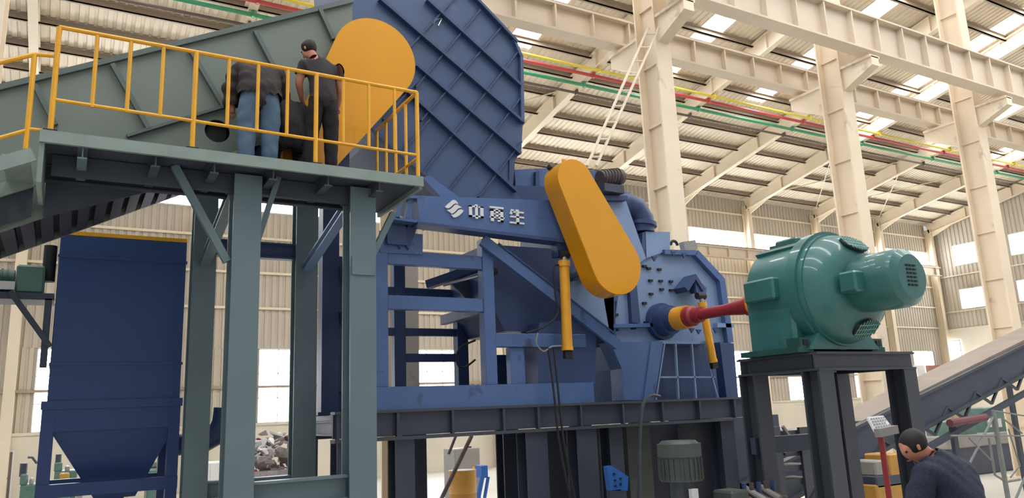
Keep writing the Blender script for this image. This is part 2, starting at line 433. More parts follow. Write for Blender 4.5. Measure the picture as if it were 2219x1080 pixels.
# ================================================================== FEED CONVEYOR (grey-green, slopes up to the right)
SL = math.tan(math.radians(27.2))
def ctop(x): return 7.60+.515*x
def cbot(x): return 5.77+.515*x
cv = thing('feed_conveyor', 'long grey-green inclined feed conveyor rising behind the yellow railing', 'conveyor', (1, 11.4, 4.5))
X0, X1 = -3.6, 3.5
hole = P(471, 284, Y=10.6); hc = (hole[0], hole[2])
hp = [(hc[0]+.165*math.cos(a), hc[1]+.165*math.sin(a)) for a in [2*math.pi*k/20 for k in range(20)]]
holed([(X0, cbot(X0)), (X1, cbot(X1)), (X1, ctop(X1)), (X0, ctop(X0))], [hp], 10.6, 10.64).build('side_plate', GREYG, cv, smooth=False)
MB().prism([(X0, cbot(X0)), (X1, cbot(X1)), (X1, ctop(X1)), (X0, ctop(X0))], 12.26, 12.3).build('side_plate', GREYG, cv, smooth=False)
MB().prism([(X0, ctop(X0)-.05), (X1, ctop(X1)-.05), (X1, ctop(X1)+.03), (X0, ctop(X0)+.03)], 10.54, 10.68).build('top_flange', GREYGD, cv, smooth=False)
MB().prism([(X0, cbot(X0)-.04), (X1, cbot(X1)-.04), (X1, cbot(X1)+.06), (X0, cbot(X0)+.06)], 10.52, 10.66).build('bottom_flange', GREYG, cv, smooth=False)
la, lb = P(275, 296, Y=10.58), P(492, 230, Y=10.58)
MB().obox(la, lb, .1, .04).build('guide_rail', GREYGD, cv)
for (a, b) in (((75, 185), (120, 272)), ((243, 140), (322, 280)), ((410, 106), (484, 232)), ((552, 68), (600, 160)), ((692, 20), (722, 86)), ((-60, 215), (-15, 310))):
    A, B = P(*a, Y=10.57), P(*b, Y=10.57); MB().obox(A, B, .06, .09, (0, 1, 0)).build('rib', GREYGD, cv)
MB().prism([(X0, cbot(X0)+.9), (X1, cbot(X1)+.9), (X1, cbot(X1)+.95), (X0, cbot(X0)+.95)], 10.64, 12.26).build('carry_belt', BLACK, cv, smooth=False)
x = X0
while x < 3.3:
    MB().prism([(x, cbot(x)), (x+.13, cbot(x+.13)), (x+.13, cbot(x+.13)+.10), (x, cbot(x)+.10)], 10.66, 12.26).build('pan_slat', BELT, cv, smooth=False); x += .2
MB().prism([(X0, cbot(X0)+.10), (X1, cbot(X1)+.10), (X1, cbot(X1)+.13), (X0, cbot(X0)+.13)], 10.66, 12.26).build('pan_plate', BELT, cv, smooth=False)
MB().box(2.2, 3.48, 10.66, 12.2, 6.6, 7.0).build('drive_box', BLUED, cv)
MB().tube([(hc[0], 10.7, hc[1]), (hc[0], 12.2, hc[1])], .14, 16).build('return_roller', BLACK, cv)
for x in (-3.0,):
    for y in (10.7, 12.1): MB().box(x, x+.25, y, y+.2, 0, cbot(x)).build('leg', POSTM, cv)

# ================================================================== SERVICE PLATFORM
pf = thing('service_platform', 'raised grey steel platform with yellow railing on grey-green posts', 'platform', (1.9, 10, 0))
PX0, PX1, PY0, PY1, PZ = -.42, 4.12, 9.38, 10.42, 6.2
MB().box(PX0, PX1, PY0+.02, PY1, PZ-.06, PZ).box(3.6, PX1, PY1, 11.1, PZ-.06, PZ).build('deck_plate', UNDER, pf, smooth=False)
MB().box(PX0, PX1, PY0, PY0+.05, PZ-.10, PZ+.04).build('edge_beam', EDGE, pf, smooth=False)
MB().box(PX1-.05, PX1, PY0+.05, 11.1, PZ-.13, PZ+.03).build('edge_beam', EDGE, pf, smooth=False)
MB().box(PX0, PX0+.05, PY0+.05, PY1, PZ-.55, PZ+.03).build('edge_beam', EDGE, pf, smooth=False)
for x in (0, .75, 1.4, 2.1, 2.8, 3.5):
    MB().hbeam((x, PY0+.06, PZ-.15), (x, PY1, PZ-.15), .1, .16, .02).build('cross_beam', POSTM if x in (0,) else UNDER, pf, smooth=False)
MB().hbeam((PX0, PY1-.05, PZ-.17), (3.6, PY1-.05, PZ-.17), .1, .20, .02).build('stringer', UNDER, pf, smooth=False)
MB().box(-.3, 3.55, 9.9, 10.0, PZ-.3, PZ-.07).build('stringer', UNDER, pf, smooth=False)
# posts: front B, D / back A, C
def hpost(x0, x1, y0, y1, z0, z1, m=POSTM, nm='post'):
    return MB().hbeam(((x0+x1)/2, (y0+y1)/2, z0), ((x0+x1)/2, (y0+y1)/2, z1), x1-x0, y1-y0, .035, up=(0, 1, 0)).build(nm, m, pf, smooth=False)
hpost(1.69, 2.03, 9.75, 10.1, 0, PZ-.1); hpost(3.20, 3.56, 9.75, 10.1, 0, PZ-.1)
hpost(1.58, 1.92, 12.4, 12.7, 0, 6.6); hpost(3.14, 3.50, 12.35, 12.65, 0, 7.2)
def brace(a, b, w=.09, m=POSTM, h=None): MB().obox(a, b, w, h or w, (0, 1, 0)).build('brace', m, pf, smooth=False)
brace(P(378, 360, Y=9.85), P(492, 568, Y=9.85)); brace(P(603, 385, Y=9.85), P(545, 562, Y=9.85), .07)
brace(P(852, 462, Y=9.85), P(788, 592, Y=9.85), .08)
MB().box(3.22, 3.54, 9.73, 9.745, P(785, 598, Y=9.8)[2], P(785, 560, Y=9.8)[2]).build('gusset_plate', POSTM, pf)
for X in (1.75, 3.32):
    MB().hbeam((X, 12.36, 5.45), (X, 10.12, 5.98), .14, .14, .02).build('knee_brace', BLUEL if X > 2 else POSTM, pf, smooth=False)
MB().hbeam((2.03, 9.93, 2.15), (3.2, 9.93, 2.15), .2, .3, .03).build('tie_beam', POSTM, pf, smooth=False)
MB().hbeam((1.92, 12.5, 2.05), (3.14, 12.5, 2.05), .2, .26, .03).build('tie_beam', POSTM, pf, smooth=False)
MB().hbeam((1.92, 12.5, 5.72), (3.14, 12.5, 5.72), .16, .26, .03).build('tie_beam', BLUED, pf, smooth=False)
MB().prism([(PX0+.06, 6.1), (PX0+.06, 5.50), (1.15, 6.1)], 10.43, 10.47).build('rear_shade_plate', UNDER, pf, smooth=False)  # dark plate added to give the conveyor side its shade below the platform
# railing
yr = 9.43
def rail(a, b, nm='top_rail', r=.027, m=YEL): MB().tube([a, b], r, 8).build(nm, m, pf)
rail((-.33, yr, 7.5), (4.06, yr, 7.5)); rail((-.33, yr, 6.62), (4.06, yr, 6.56), 'mid_rail', .022)
bx = [(120, 1), (205, 0), (280, 0), (352, 0), (424, 1), (496, 0), (560, 0), (624, 0), (686, 1), (744, 0), (799, 0), (854, 0)]
for px, full in bx:
    x = P(px, 160, Y=yr)[0]
    if full:
        rp_ = MB().tube([(x, yr, PZ+.04), (x, yr, 7.5)], .030, 8).build('railing_post', YEL, pf)
        MB().box(x-.07, x+.07, yr-.05, yr+.05, PZ+.04, PZ+.055).build('foot_plate', BLACK, rp_)
    else: MB().tube([(x, yr, 6.59), (x, yr, 7.5)], .023, 8).build('baluster', YEL, pf)
MB().tube([(4.06, yr, PZ+.05), (4.06, yr, 7.5)], .030, 8).build('railing_post', YEL, pf)
rail((4.06, yr, 7.5), (4.06, 11.05, 7.5)); rail((4.06, yr, 6.52), (4.06, 11.05, 6.52), 'mid_rail', .022)
for k, y in enumerate((9.85, 10.25, 10.65, 11.05)):
    MB().tube([(4.06, y, PZ+.03), (4.06, y, 7.5)], .024, 8).build('baluster', YEL, pf)

# stair walk down the conveyor
st = thing('access_stair', 'grey steel stair with yellow handrail going down at the left edge', 'stair', (-1.6, 9.9, 3))
sl = .5
def sp(x, y, dz=0): return (x, y, 6.1+(x+.45)*sl+dz)
for y in (9.36, 10.35):
    a = sp(-.46, y, -.16); b = sp(-6.5, y, -.16); MB().obox(a, b, .04, .15).build('stringer', EDGE, st, smooth=False)
for k in range(18):
    x = -.62-k*.32; z = 6.0+(x+.45)*sl; MB().box(x-.13, x+.13, 9.39, 10.33, z-.03, z).build('tread', EDGE, st, smooth=False)
MB().prism([(-.48, 5.98), (-6.5, 5.98-6.02*sl), (-6.5, 5.50-6.02*sl), (-.48, 5.50)], 10.40, 10.44).build('side_shade_plate', UNDER, st, smooth=False)  # dark sheet added for the shade on the conveyor side under the stair
tp = [P(75, 118, Y=9.42), P(0, 140, Y=9.42)]
h = tp[0][2]-6.1
x = tp[0][0]
MB().tube([(x, 9.42, tp[0][2]), (x-5.8, 9.42, tp[0][2]-5.8*sl*1.05)], .027, 8).build('top_rail', YEL, st)
q = P(68, 280, Y=9.42); MB().tube([(q[0], 9.42, q[2]), (q[0]-5.8, 9.42, q[2]-5.8*sl*1.02)], .022, 8).build('mid_rail', YEL, st)
MB().tube([(x, 9.42, 6.0), (x, 9.42, tp[0][2])], .028, 8).build('railing_post', YEL, st)
MB().tube([(x, 9.42, tp[0][2]), (-.36, 9.42, tp[0][2]+.02)], .024, 8).build('rail_link', YEL, st)
MB().tube([(x, 9.42, q[2]), (-.36, 9.42, q[2]+.0)], .020, 8).build('rail_link', YEL, st)
for k in range(1, 5):
    xx = x-k*1.3; MB().tube([(xx, 9.42, 6.1+(xx+.45)*sl), (xx, 9.42, tp[0][2]-k*1.3*sl*1.05)], .026, 8).build('railing_post', YEL, st)

# ================================================================== DUST COLLECTOR (navy)
dc = thing('dust_collector', 'large navy blue dust collector box with tapering hopper on a frame', 'dust collector', (.7, 14, 0))
DY0, DY1 = 13.0, 14.35
MB().box(-.2, 1.56, DY0, DY1, 2.98, 5.88).build('housing', NAVY, dc, smooth=False, bevel=.01)
for z in (5.55, 3.95): MB().box(-.215, 1.575, DY0-.015, DY1, z-.02, z+.02).build('seam_strip', NAVY, dc)
hz0, hz1 = 2.28, 2.98
v = [(-.12, DY0+.04, hz1), (1.5, DY0+.04, hz1), (1.5, DY1-.04, hz1), (-.12, DY1-.04, hz1), (.50, 13.45, hz0-.3), (1.05, 13.45, hz0-.3), (1.05, 13.9, hz0-.3), (.50, 13.9, hz0-.3)]
MB().add(v, [(0, 1, 2, 3), (7, 6, 5, 4), (0, 4, 5, 1), (1, 5, 6, 2), (2, 6, 7, 3), (3, 7, 4, 0)]).build('hopper', NAVY, dc, smooth=False)
MB().box(.64, .90, 13.55, 13.8, 1.2, 2.0).build('outlet', NAVY, bpy.data.objects['hopper'])
for x in (-.25, 1.42):
    for y in (DY0, DY1-.16): MB().box(x-.004, x+.156, y-.006 if y < 13.5 else y+.006, y+.16, 0, 3.4).build('leg', NAVY, dc, smooth=False)
MB().box(-.25, 1.58, DY0-.02, DY0+.12, 2.08, 2.26).build('cross_beam', NAVY, dc, smooth=False)
MB().box(-.25, 1.58, DY1-.12, DY1, 2.08, 2.26).build('cross_beam', NAVY, dc, smooth=False)
MB().box(-.27, 1.6, DY0-.03, DY0+.05, 3.3, 3.42).build('collar', NAVY, dc, smooth=False)
mb = MB(); 
for k in range(12): mb.tube([(.25+k*.11, DY0+.02, 5.93), (.33+k*.11, DY0+.02, 5.96)], .035, 6)
MB().box(-.2, 1.56, DY0, DY0+.07, 5.88, 5.94).build('yellow_edge_trim', YEL, dc)
# shelf + gearbox at left
gb = thing('gearbox_drive', 'small dark green gearbox drive on a bracket beside the navy box', 'gearbox', (-.8, 13.2, 5))
MB().box(-1.6, -.22, DY0, DY0+.6, 4.88, 4.98).build('bracket_shelf', DARK, gb)
MB().obox(P(22, 632, Y=DY0), P(108, 752, Y=DY0), .08, .08, (0, 1, 0)).build('brace', DARK, gb)
MB().box(-.33, -.24, DY0, DY0+.1, 3.9, 4.9).build('upright', DARK, gb)
MB().box(-.72, -.36, DY0+.05, DY0+.5, 4.98, 5.4).build('gear_case', MGRN, gb, bevel=.03)
MB().tube([(-.74, DY0+.28, 5.15), (-1.5, DY0+.28, 5.15)], [.2, .2], 20).build('motor_body', GRND, gb)
mb = MB()
for k in range(9): mb.tube([(-.82-k*.07, DY0+.28, 5.15), (-.84-k*.07, DY0+.28, 5.15)], .22, 20)
mb.build('cooling_fin', GRND, gb)
MB().box(-.92, -.72, DY0+.02, DY0+.06, 5.02, 5.14).build('name_plate', PAPER, gb)
MB().tube([(-.32, DY0+.3, 5.2), (-.32, DY0+.3, 5.75)], .09, 14).build('shaft_housing', BLACK, gb)

# ================================================================== SUPPORT DECK under the crusher
MY = 11.0
dk = thing('crusher_deck', 'long dark steel support deck carrying the blue machine', 'steel deck', (7.4, 12.3, 0))
DX0, DX1 = 3.36, 11.55
MB().box(DX0, DX1, MY, MY+.04, 2.72, 3.06).build('web', DARK, dk, smooth=False)
MB().box(DX0, DX1, MY-.09, MY+.13, 3.06, 3.10).build('top_flange', DARK2, dk, smooth=False)
MB().box(DX0, DX1, MY-.09, MY+.13, 2.66, 2.71).build('bottom_flange', DARK2, dk, smooth=False)
for x in (DX0+.03, 4.3, 5.2, 6.1, 6.75, 7.6, 8.5, 9.4, 10.3, 11.2): MB().box(x, x+.04, MY-.08, MY, 2.71, 3.06).build('stiffener', DARK, dk, smooth=False)
MB().hbeam((3.66, 14.0, 2.88), (DX1, 14.0, 2.88), .22, .44, .05).build('rear_beam', DARK, dk, smooth=False)
MB().box(3.66, DX1, MY+.13, 14, 2.98, 3.06).build('deck_plate', DARK, dk, smooth=False)
for x in (3.5, 4.6, 5.6, 6.6, 7.5, 8.6, 10.4): MB().hbeam((x+.3, MY+.05, 2.86), (x+.3, 13.9, 2.86), .2, .24, .03).build('cross_beam', DARK, dk, smooth=False)
legs = [(3.42, 3.74, 11.15), (4.30, 4.60, 11.15), (6.55, 6.95, 11.15), (7.55, 7.95, 11.15), (8.35, 8.62, 11.3), (10.9, 11.25, 11.2),
        (3.55, 3.9, 13.8), (5.6, 5.95, 13.8), (7.6, 7.95, 13.8), (9.4, 9.75, 13.8), (11, 11.35, 13.8)]
for x0, x1, y in legs: MB().hbeam(((x0+x1)/2, y, 0), ((x0+x1)/2, y, 2.68), x1-x0, .34, .035, up=(0, 1, 0)).build('leg', DARK, dk, smooth=False)
MB().box(9.0, 9.55, 11.5, 11.9, 0, 2.66).build('leg', OLIVE, dk, smooth=False)
MB().box(8.0, 11.3, 12.7, 12.8, .3, 2.66).build('rear_skirt', DARK, dk, smooth=False)

# blue base beam on deck
bf = thing('tower_frame', 'open blue steel tower frame of posts and rails standing on the dark deck', 'steel frame', (5.5, 12, 3.1))
MB().box(3.95, 7.95, MY-.02, MY+.2, 3.10, 3.44).box(4.0, 7.9, MY+.14, MY+.2, 3.06, 3.10).build('base_beam', BLUE, bf, smooth=False)
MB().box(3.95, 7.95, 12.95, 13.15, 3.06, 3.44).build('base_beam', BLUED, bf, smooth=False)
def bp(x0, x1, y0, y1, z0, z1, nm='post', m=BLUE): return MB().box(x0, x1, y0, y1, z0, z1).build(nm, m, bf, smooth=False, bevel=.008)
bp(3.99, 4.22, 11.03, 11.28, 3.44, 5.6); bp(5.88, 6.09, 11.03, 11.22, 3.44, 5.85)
bp(5.05, 5.27, 12.9, 13.1, 3.44, 5.8, m=BLUED); bp(6.30, 6.52, 12.9, 13.1, 3.44, 5.8, m=BLUED)  # rear members in darker blue: their shade is put into the paint
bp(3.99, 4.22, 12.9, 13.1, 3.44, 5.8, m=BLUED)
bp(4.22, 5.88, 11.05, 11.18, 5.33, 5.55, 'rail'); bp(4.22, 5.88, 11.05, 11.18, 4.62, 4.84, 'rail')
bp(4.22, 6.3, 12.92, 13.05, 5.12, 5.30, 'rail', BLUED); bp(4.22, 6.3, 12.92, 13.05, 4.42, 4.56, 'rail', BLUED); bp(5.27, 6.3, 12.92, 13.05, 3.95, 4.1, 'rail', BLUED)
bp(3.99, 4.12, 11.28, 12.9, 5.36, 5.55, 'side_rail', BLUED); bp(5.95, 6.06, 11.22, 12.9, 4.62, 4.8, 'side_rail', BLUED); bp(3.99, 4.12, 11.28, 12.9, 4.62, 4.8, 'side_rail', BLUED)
# pivot plates under the lettered beam
quad([(823, 500), (916, 508), (916, 552), (823, 547)], 11.02, .04).build('panel', BLUE, bf, smooth=False)
quad([(843, 482), (885, 486), (868, 540), (846, 506)], 10.98, .03).build('gusset', BLUED, bf, smooth=False)
quad([(880, 486), (905, 490), (886, 542), (868, 512)], 10.98, .03).build('gusset', BLUED, bf, smooth=False)
MB().obox(P(927, 618, Y=12.2), P(1050, 575, Y=11.4), .16, .14).build('link_arm', BLUED, bf)
MB().tube([P(960, 618, Y=11.8), P(1075, 588, Y=11.3)], .03, 8).build('rod', CHROME, bf)
MB().tube([P(1058, 590, Y=11.25), P(1075, 588, Y=11.25)], .06, 10).build('rod_end', BLACK, bf)
# lower right box part
bp(6.09, 7.9, 11.05, 11.2, 4.05, 4.28, 'cross_beam')
bp(6.38, 6.66, 11.1, 11.25, 3.44, 4.05); bp(6.95, 7.2, 12.6, 12.8, 3.44, 4.05, m=BLUED)
quad([(1168, 700), (1262, 690), (1292, 720), (1290, 832), (1166, 836)], 11.08, .6).build('side_panel', BLUED, bf, smooth=False)
MB().obox(P(1045, 521, Y=10.95), P(1338, 748, Y=10.95), .08, .19, (-.6, 0, 1)).build('diagonal_beam', BLUE, bf, smooth=False)
MB().obox(P(1080, 528, Y=10.9), P(1330, 722, Y=10.9), .03, .03, (-.6, 0, 1)).build('diagonal_flange', BLUED, bf, smooth=False)

# rear blue posts (beyond platform)
rp = thing('rear_blue_post', 'tall navy steel post standing between the platform post and the tower', 'steel post', (3.9, 12.9, 3.1))
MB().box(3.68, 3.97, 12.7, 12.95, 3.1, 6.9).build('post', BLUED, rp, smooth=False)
MB().box(3.60, 4.1, 12.6, 13.05, 3.07, 3.12).build('base_plate', BLUED, rp)

# ================================================================== CRUSHER HOOD
HY = 11.2
hd = thing('crusher_hood', 'huge dark blue ribbed sheet hood towering above the lettered beam', 'hood', (5, 12, 6))
hpx = [(745, -120), (900, -150), (1000, -40), (1040, 8), (1115, 84), (1130, 120), (1133, 262), (1130, 326), (1113, 352), (1106, 402), (1126, 425), (1140, 450), (1010, 450), (920, 387), (815, 292), (760, 200)]
quad(hpx, HY, .05).build('face_plate', HOOD, hd, smooth=False)
quad([(775, -120), (900, -150), (1000, -40), (1040, 8), (1115, 84), (1130, 120), (1133, 262), (1130, 326), (1010, 440), (920, 387), (815, 292)], 13.0, .05).build('rear_plate', HOOD, hd, smooth=False)
o_ = [P(x, y, Y=HY) for x, y in hpx]
mb = MB(); n_ = len(o_)
for i in range(n_):
    a, b = o_[i], o_[(i+1) % n_]
    if i in (11, 10): continue
    a2, b2 = (a[0], 13.0, a[2]), (b[0], 13.0, b[2]); mb.add([a, b, b2, a2], [(0, 1, 2, 3)])
mb.build('shell_plate', HOOD, hd, smooth=False)
def hrib(pts, w, d, nm='rib'):
    mb = MB(); q = [Vector(P(x, y, Y=HY-d/2)) for x, y in (pts[0], pts[-1])]
    mb.obox(q[0], q[1], d, w, Vector((q[1]-q[0])).cross(Vector((0, 1, 0)))); mb.build(nm, RIBM, hd, smooth=False)
for p in ([(822, -2), (1131, 264)], [(925, 0), (1128, 186)], [(902, 142), (1127, 334)], [(800, 124), (1118, 415)], [(812, 289), (982, 432)], [(1005, -30), (1120, 92)]): hrib(p, .05, .10)
for p in ([(900, 190), (1040, 22)], [(912, 262), (1085, 60)], [(918, 372), (1122, 112)], [(968, 418), (1128, 212)], [(1036, 428), (1130, 308)], [(880, 112), (990, -10)], [(830, 260), (905, 175)], [(1000, 445), (1065, 372)] if False else [(870, 330), (930, 260)]): hrib(p, .025, .06, 'thin_rib')
quad([(1128, 118), (1134, 122), (1137, 266), (1130, 262)], HY-.08, .3).build('edge_flange', HOOD, hd, smooth=False)
quad([(1112, 82), (1118, 84), (1134, 122), (1127, 120)], HY-.08, .3).build('edge_flange', HOOD, hd, smooth=False)
quad([(1104, 345), (1116, 352), (1112, 400), (1103, 398)], HY-.03, .4).build('edge_flange', RIBM, hd, smooth=False)
quad([(916, 385), (930, 380), (1010, 438), (1000, 444), (960, 432)], HY-.2, .16).build('bottom_flange', BLUE, hd, smooth=False)
MB().tube([P(938, 52, Y=HY-.03), P(945, 42, Y=HY-.03), P(958, 40, Y=HY-.03), P(950, 56, Y=HY-.03)], .012, 6).build('lifting_eye', CHROME, hd)

# ================================================================== LETTERED BEAM
LY = 10.78
lb_ = thing('lettered_beam', 'deep tapered blue beam bearing white raised emblem and Chinese lettering', 'beam', (5.4, 10.9, 5.5))
quad([(903, 424), (1203, 435), (1236, 523), (1217, 522), (911, 484)], LY, .22).build('beam_body', BLUE, lb_, smooth=False)
quad([(868, 423), (903, 424), (905, 430), (870, 429)], LY, .22).build('end_flange', BLUE, lb_, smooth=False)
quad([(856, 470), (911, 477), (911, 484), (855, 476)], LY, .22).build('end_flange', BLUE, lb_, smooth=False)
quad([(868, 425), (876, 427), (866, 474), (856, 471)], LY, .2).build('end_flange', BLUE, lb_, smooth=False)
quad([(885, 428), (896, 429), (892, 474), (878, 472)], LY+.06, .06).build('end_web', BLUE, lb_, smooth=False)
MB().box(4.18, 4.5, LY+.16, LY+.2, 5.62, 5.92).build('end_web', BLUED, lb_, smooth=False)
quad([(905, 480), (1218, 518), (1236, 520), (1236, 526), (1216, 525), (905, 486)], LY-.05, .3).build('bottom_flange', BLUED, lb_, smooth=False)
# mounting leg of the beam down to the cylinder
def glyph(rects, x0, y0, x1, y1):
    """cell corners given as pixels: left/right px and top/bottom at left; shear follows the beam"""
    A = P(x0, y1, Y=LY-.02); B = P(x1, y1+(x1-x0)*.118, Y=LY-.02); D = P(x0, y0, Y=LY-.02)
    W = B[0]-A[0]; Hh = D[2]-A[2]; mb = MB()
    for r in rects:
        if len(r) == 4: pts = [(r[0], r[1]), (r[2], r[1]), (r[2], r[3]), (r[0], r[3])]
        else: pts = [(r[i], r[i+1]) for i in range(0, 8, 2)]
        mb.prism([(A[0]+a*W, A[2]+b*Hh) for a, b in pts], LY-.028, LY)
    mb.build('raised_character', WHITE, lb_, smooth=False)
glyph([(0, .12, .2, .9), (0, .12, 1, .22), (0, .8, .5, .9), (.42, 0, .6, 1.0), (.78, .12, 1, .88), (.68, .8, 1, .88)], 1017, 442, 1048, 473)
glyph([(0, .88, 1, 1), (.42, .25, .6, .9), (.06, 0, .27, .78), (.75, 0, .96, .78), (.06, .68, .96, .78), (.25, .47, .75, .55), (0, .22, 1.04, .32), (.55, 0, .96, .11)], 1062, 447, 1092, 479)
glyph([(.45, 0, .65, 1), (0, 0, 1, .12), (.05, .42, 1, .53), (.65, .76, 1, .88), (.02, .66, .16, .62, .32, .96, .14, 1.0), (.15, .76, .5, .86)], 1105, 453, 1136, 484)
ofs = lambda L: [(940+x/9, 400+y/9) for x, y in L]
for L in ([(220, 440), (270, 385), (325, 340), (370, 302), (420, 310), (455, 345), (475, 380), (430, 370), (385, 385), (330, 440), (290, 465), (240, 460)],
          [(250, 500), (310, 490), (355, 455), (410, 400), (450, 395), (500, 425), (545, 450), (500, 458), (460, 478), (400, 545), (350, 575), (320, 545)],
          [(335, 592), (385, 588), (430, 555), (480, 500), (530, 485), (580, 515), (540, 565), (490, 610), (430, 642), (385, 645)]):
    q = [P(x, y, Y=LY-.02) for x, y in ofs(L)]
    MB().prism([(p[0], p[2]) for p in q], LY-.028, LY).build('emblem_band', WHITE, lb_, smooth=False)

# ================================================================== BELT GUARDS
def stadium(c0, r0, c1, r1, n=20):
    d = math.atan2(c1[1]-c0[1], c1[0]-c0[0]); L = math.hypot(c1[0]-c0[0], c1[1]-c0[1]); al = math.acos(max(-1, min(1, (r0-r1)/L)))
    pts = [(c0[0]+r0*math.cos(d+al+(2*math.pi-2*al)*k/n), c0[1]+r0*math.sin(d+al+(2*math.pi-2*al)*k/n)) for k in range(n+1)]
    pts += [(c1[0]+r1*math.cos(d-al+2*al*k/n), c1[1]+r1*math.sin(d-al+2*al*k/n)) for k in range(n+1)]
    return pts
g1 = thing('belt_guard', 'big teardrop amber belt guard behind the men on the platform', 'belt guard', (3.2, 10.4, 6.4), 'amber belt guards')
cc = P(814, 126, Y=10.30); cr = abs(P(902, 140, Y=10.30)[0]-P(726, 118, Y=10.30)[0])/2
c2 = P(668, 392, Y=10.30)
st_ = stadium((cc[0], cc[2]), cr, (c2[0], max(c2[2], 6.62)), .36, 28)
MB().prism(st_, 10.30, 10.34).build('face_plate', YGD, g1, smooth=False)
MB().prism(stadium((cc[0], cc[2]), cr-.015, (c2[0], max(c2[2], 6.62)), .345, 28), 10.34, 10.50).build('rim', YGD, g1)
for a in (0, 1): MB().box(cc[0]-.3+a*.5, cc[0]-.2+a*.5, 10.50, 10.6, cc[2]-.1, cc[2]).build('bracket', BLACK, g1)

g2 = thing('belt_guard', 'tall rounded amber belt guard leaning across the middle of the blue crusher', 'belt guard', (7.4, 10.5, 4.9), 'amber belt guards')
GY = 10.25
A = P(1246, 389, Y=GY); B = P(1336, 574, Y=GY); ra = abs(P(1285, 389, Y=GY)[0]-P(1210, 380, Y=GY)[0])/2; rb = abs(P(1389, 574, Y=GY)[0]-P(1283, 566, Y=GY)[0])/2
pl = stadium((A[0], A[2]), ra, (B[0], B[2]), rb, 24)
MB().prism(pl, GY, GY+.42).build('guard_shell', YGD, g2)
MB().prism(stadium((A[0], A[2]), ra*.985, (B[0], B[2]), rb*.985, 24), GY-.012, GY+.01).build('face_plate', YGD, g2)
MB().tube([(A[0], GY+.3, A[2]+ra-.03), (A[0], GY+.3, A[2]+ra+.09)], .04, 8).build('oil_cap', YEL, g2)
MB().tube([(B[0], GY+.42, B[2]), (B[0], 11.6, B[2])], .14, 16).build('shaft', CHROME, g2)
MB().tube([(A[0]-.2, GY+.35, A[2]+.25), (A[0]-.3, GY+.35, A[2]+.3)], .05, 8).build('bolt', BLACK, g2)

# ================================================================== CRUSHER BODY
cr_ = thing('crusher', 'blue impact crusher body with bolted side plates behind the yellow guard', 'crusher', (9.3, 12.5, 3.1))
CY_ = 11.55; CD = 1.9
body = [(1325, 748), (1340, 640), (1345, 560), (1440, 545), (1512, 546), (1566, 606), (1578, 664), (1584, 742), (1592, 865), (1395, 872), (1345, 800)]
quad(body, CY_, CD).build('side_housing', BLUEL, cr_, smooth=False)
quad([(1440, 541), (1514, 543), (1509, 553), (1442, 551)], CY_-.12, .14).build('edge_flange', BLUE, cr_, smooth=False)
quad([(1514, 543), (1571, 604), (1560, 610), (1507, 553)], CY_-.12, .14).build('edge_flange', BLUE, cr_, smooth=False)
quad([(1571, 604), (1590, 742), (1578, 742), (1560, 610)], CY_-.12, .14).build('edge_flange', BLUE, cr_, smooth=False)
quad([(1330, 703), (1440, 700), (1440, 708), (1330, 711)], CY_-.12, .14).build('split_flange', BLUE, cr_, smooth=False)
quad([(1555, 700), (1590, 702), (1590, 710), (1555, 710)], CY_-.12, .14).build('split_flange', BLUEL, cr_, smooth=False)
quad([(1364, 612), (1378, 600), (1388, 700), (1370, 700)], CY_-.1, .12).build('seam_post', BLUED, cr_, smooth=False)
quad([(1313, 630), (1330, 625), (1336, 745), (1300, 700)], CY_-.1, .12).build('seam_post', BLUED, cr_, smooth=False)
for (x, y) in ((1395, 578), (1404, 583), (1427, 585), (1408, 609), (1430, 610), (1452, 611), (1409, 638), (1432, 628), (1453, 630), (1353, 634), (1395, 658), (1366, 661), (1330, 656), (1372, 690), (1333, 683), (1371, 712), (1333, 716), (1398, 700), (1415, 705)):
    p = P(x, y, Y=CY_); MB().box(p[0]-.045, p[0]+.045, CY_-.05, CY_, p[2]-.022, p[2]+.022).build('wedge_bolt', BLACK, cr_)
for (x, y) in ((1419, 560), (1460, 548), (1483, 552), (1515, 718), (1552, 716), (1500, 715)):
    quad([(x-6, y-4), (x+6, y-3), (x, y+7)], CY_-.13, .03).build('gusset', BLUED, cr_)
quad([(1296, 585), (1352, 575), (1352, 700), (1310, 700)], 11.72, .2).build('seam_backing', BLUED, cr_, smooth=False)
# lower base: light plate + caged opening
quad([(1322, 742), (1437, 740), (1432, 760), (1412, 868), (1352, 868), (1348, 800)], CY_-.35, .35).build('base_plate', BLUE, cr_, smooth=False)
quad([(1437, 742), (1528, 742), (1560, 868), (1418, 868)], CY_-.04, .06).build('inner_panel', BLUED, cr_, smooth=False)
quad([(1430, 738), (1535, 740), (1535, 746), (1430, 745)], CY_-.3, .3).build('cage_frame', BLUEL, cr_, smooth=False)
for a, b in (((1439, 745), (1420, 868)), ((1463, 745), (1470, 868)), ((1498, 745), (1508, 868)), ((1523, 745), (1556, 868)), ((1428, 818), (1548, 818))):
    MB().obox(P(*a, Y=CY_-.28), P(*b, Y=CY_-.28), .03, .05, (0, 1, 0)).build('cage_bar', BLUEL, cr_)
quad([(1412, 740), (1437, 742), (1418, 868), (1395, 868)], CY_-.38, .2).build('base_flange', BLUE, cr_, smooth=False)
quad([(1560, 742), (1590, 745), (1600, 862), (1575, 864)], CY_-.2, .4).build('base_flange', BLUED, cr_, smooth=False)
# bearing hub
SXX = 10.35*1.0
hub = P(1452, 694, Y=CY_-.3); MX, MZ = hub[0], hub[2]
lathe(MB(), (MX, CY_, MZ), (0, -1, 0), [(0, .36), (.12, .36), (.12, .30), (.34, .28), (.34, .24), (.5, .22)], 28).build('bearing_hub', BLUED, cr_)
lathe(MB(), (MX, CY_-.5, MZ), (0, -1, 0), [(0, .17), (.06, .17)], 20).build('bearing_cap', CHROME, cr_)
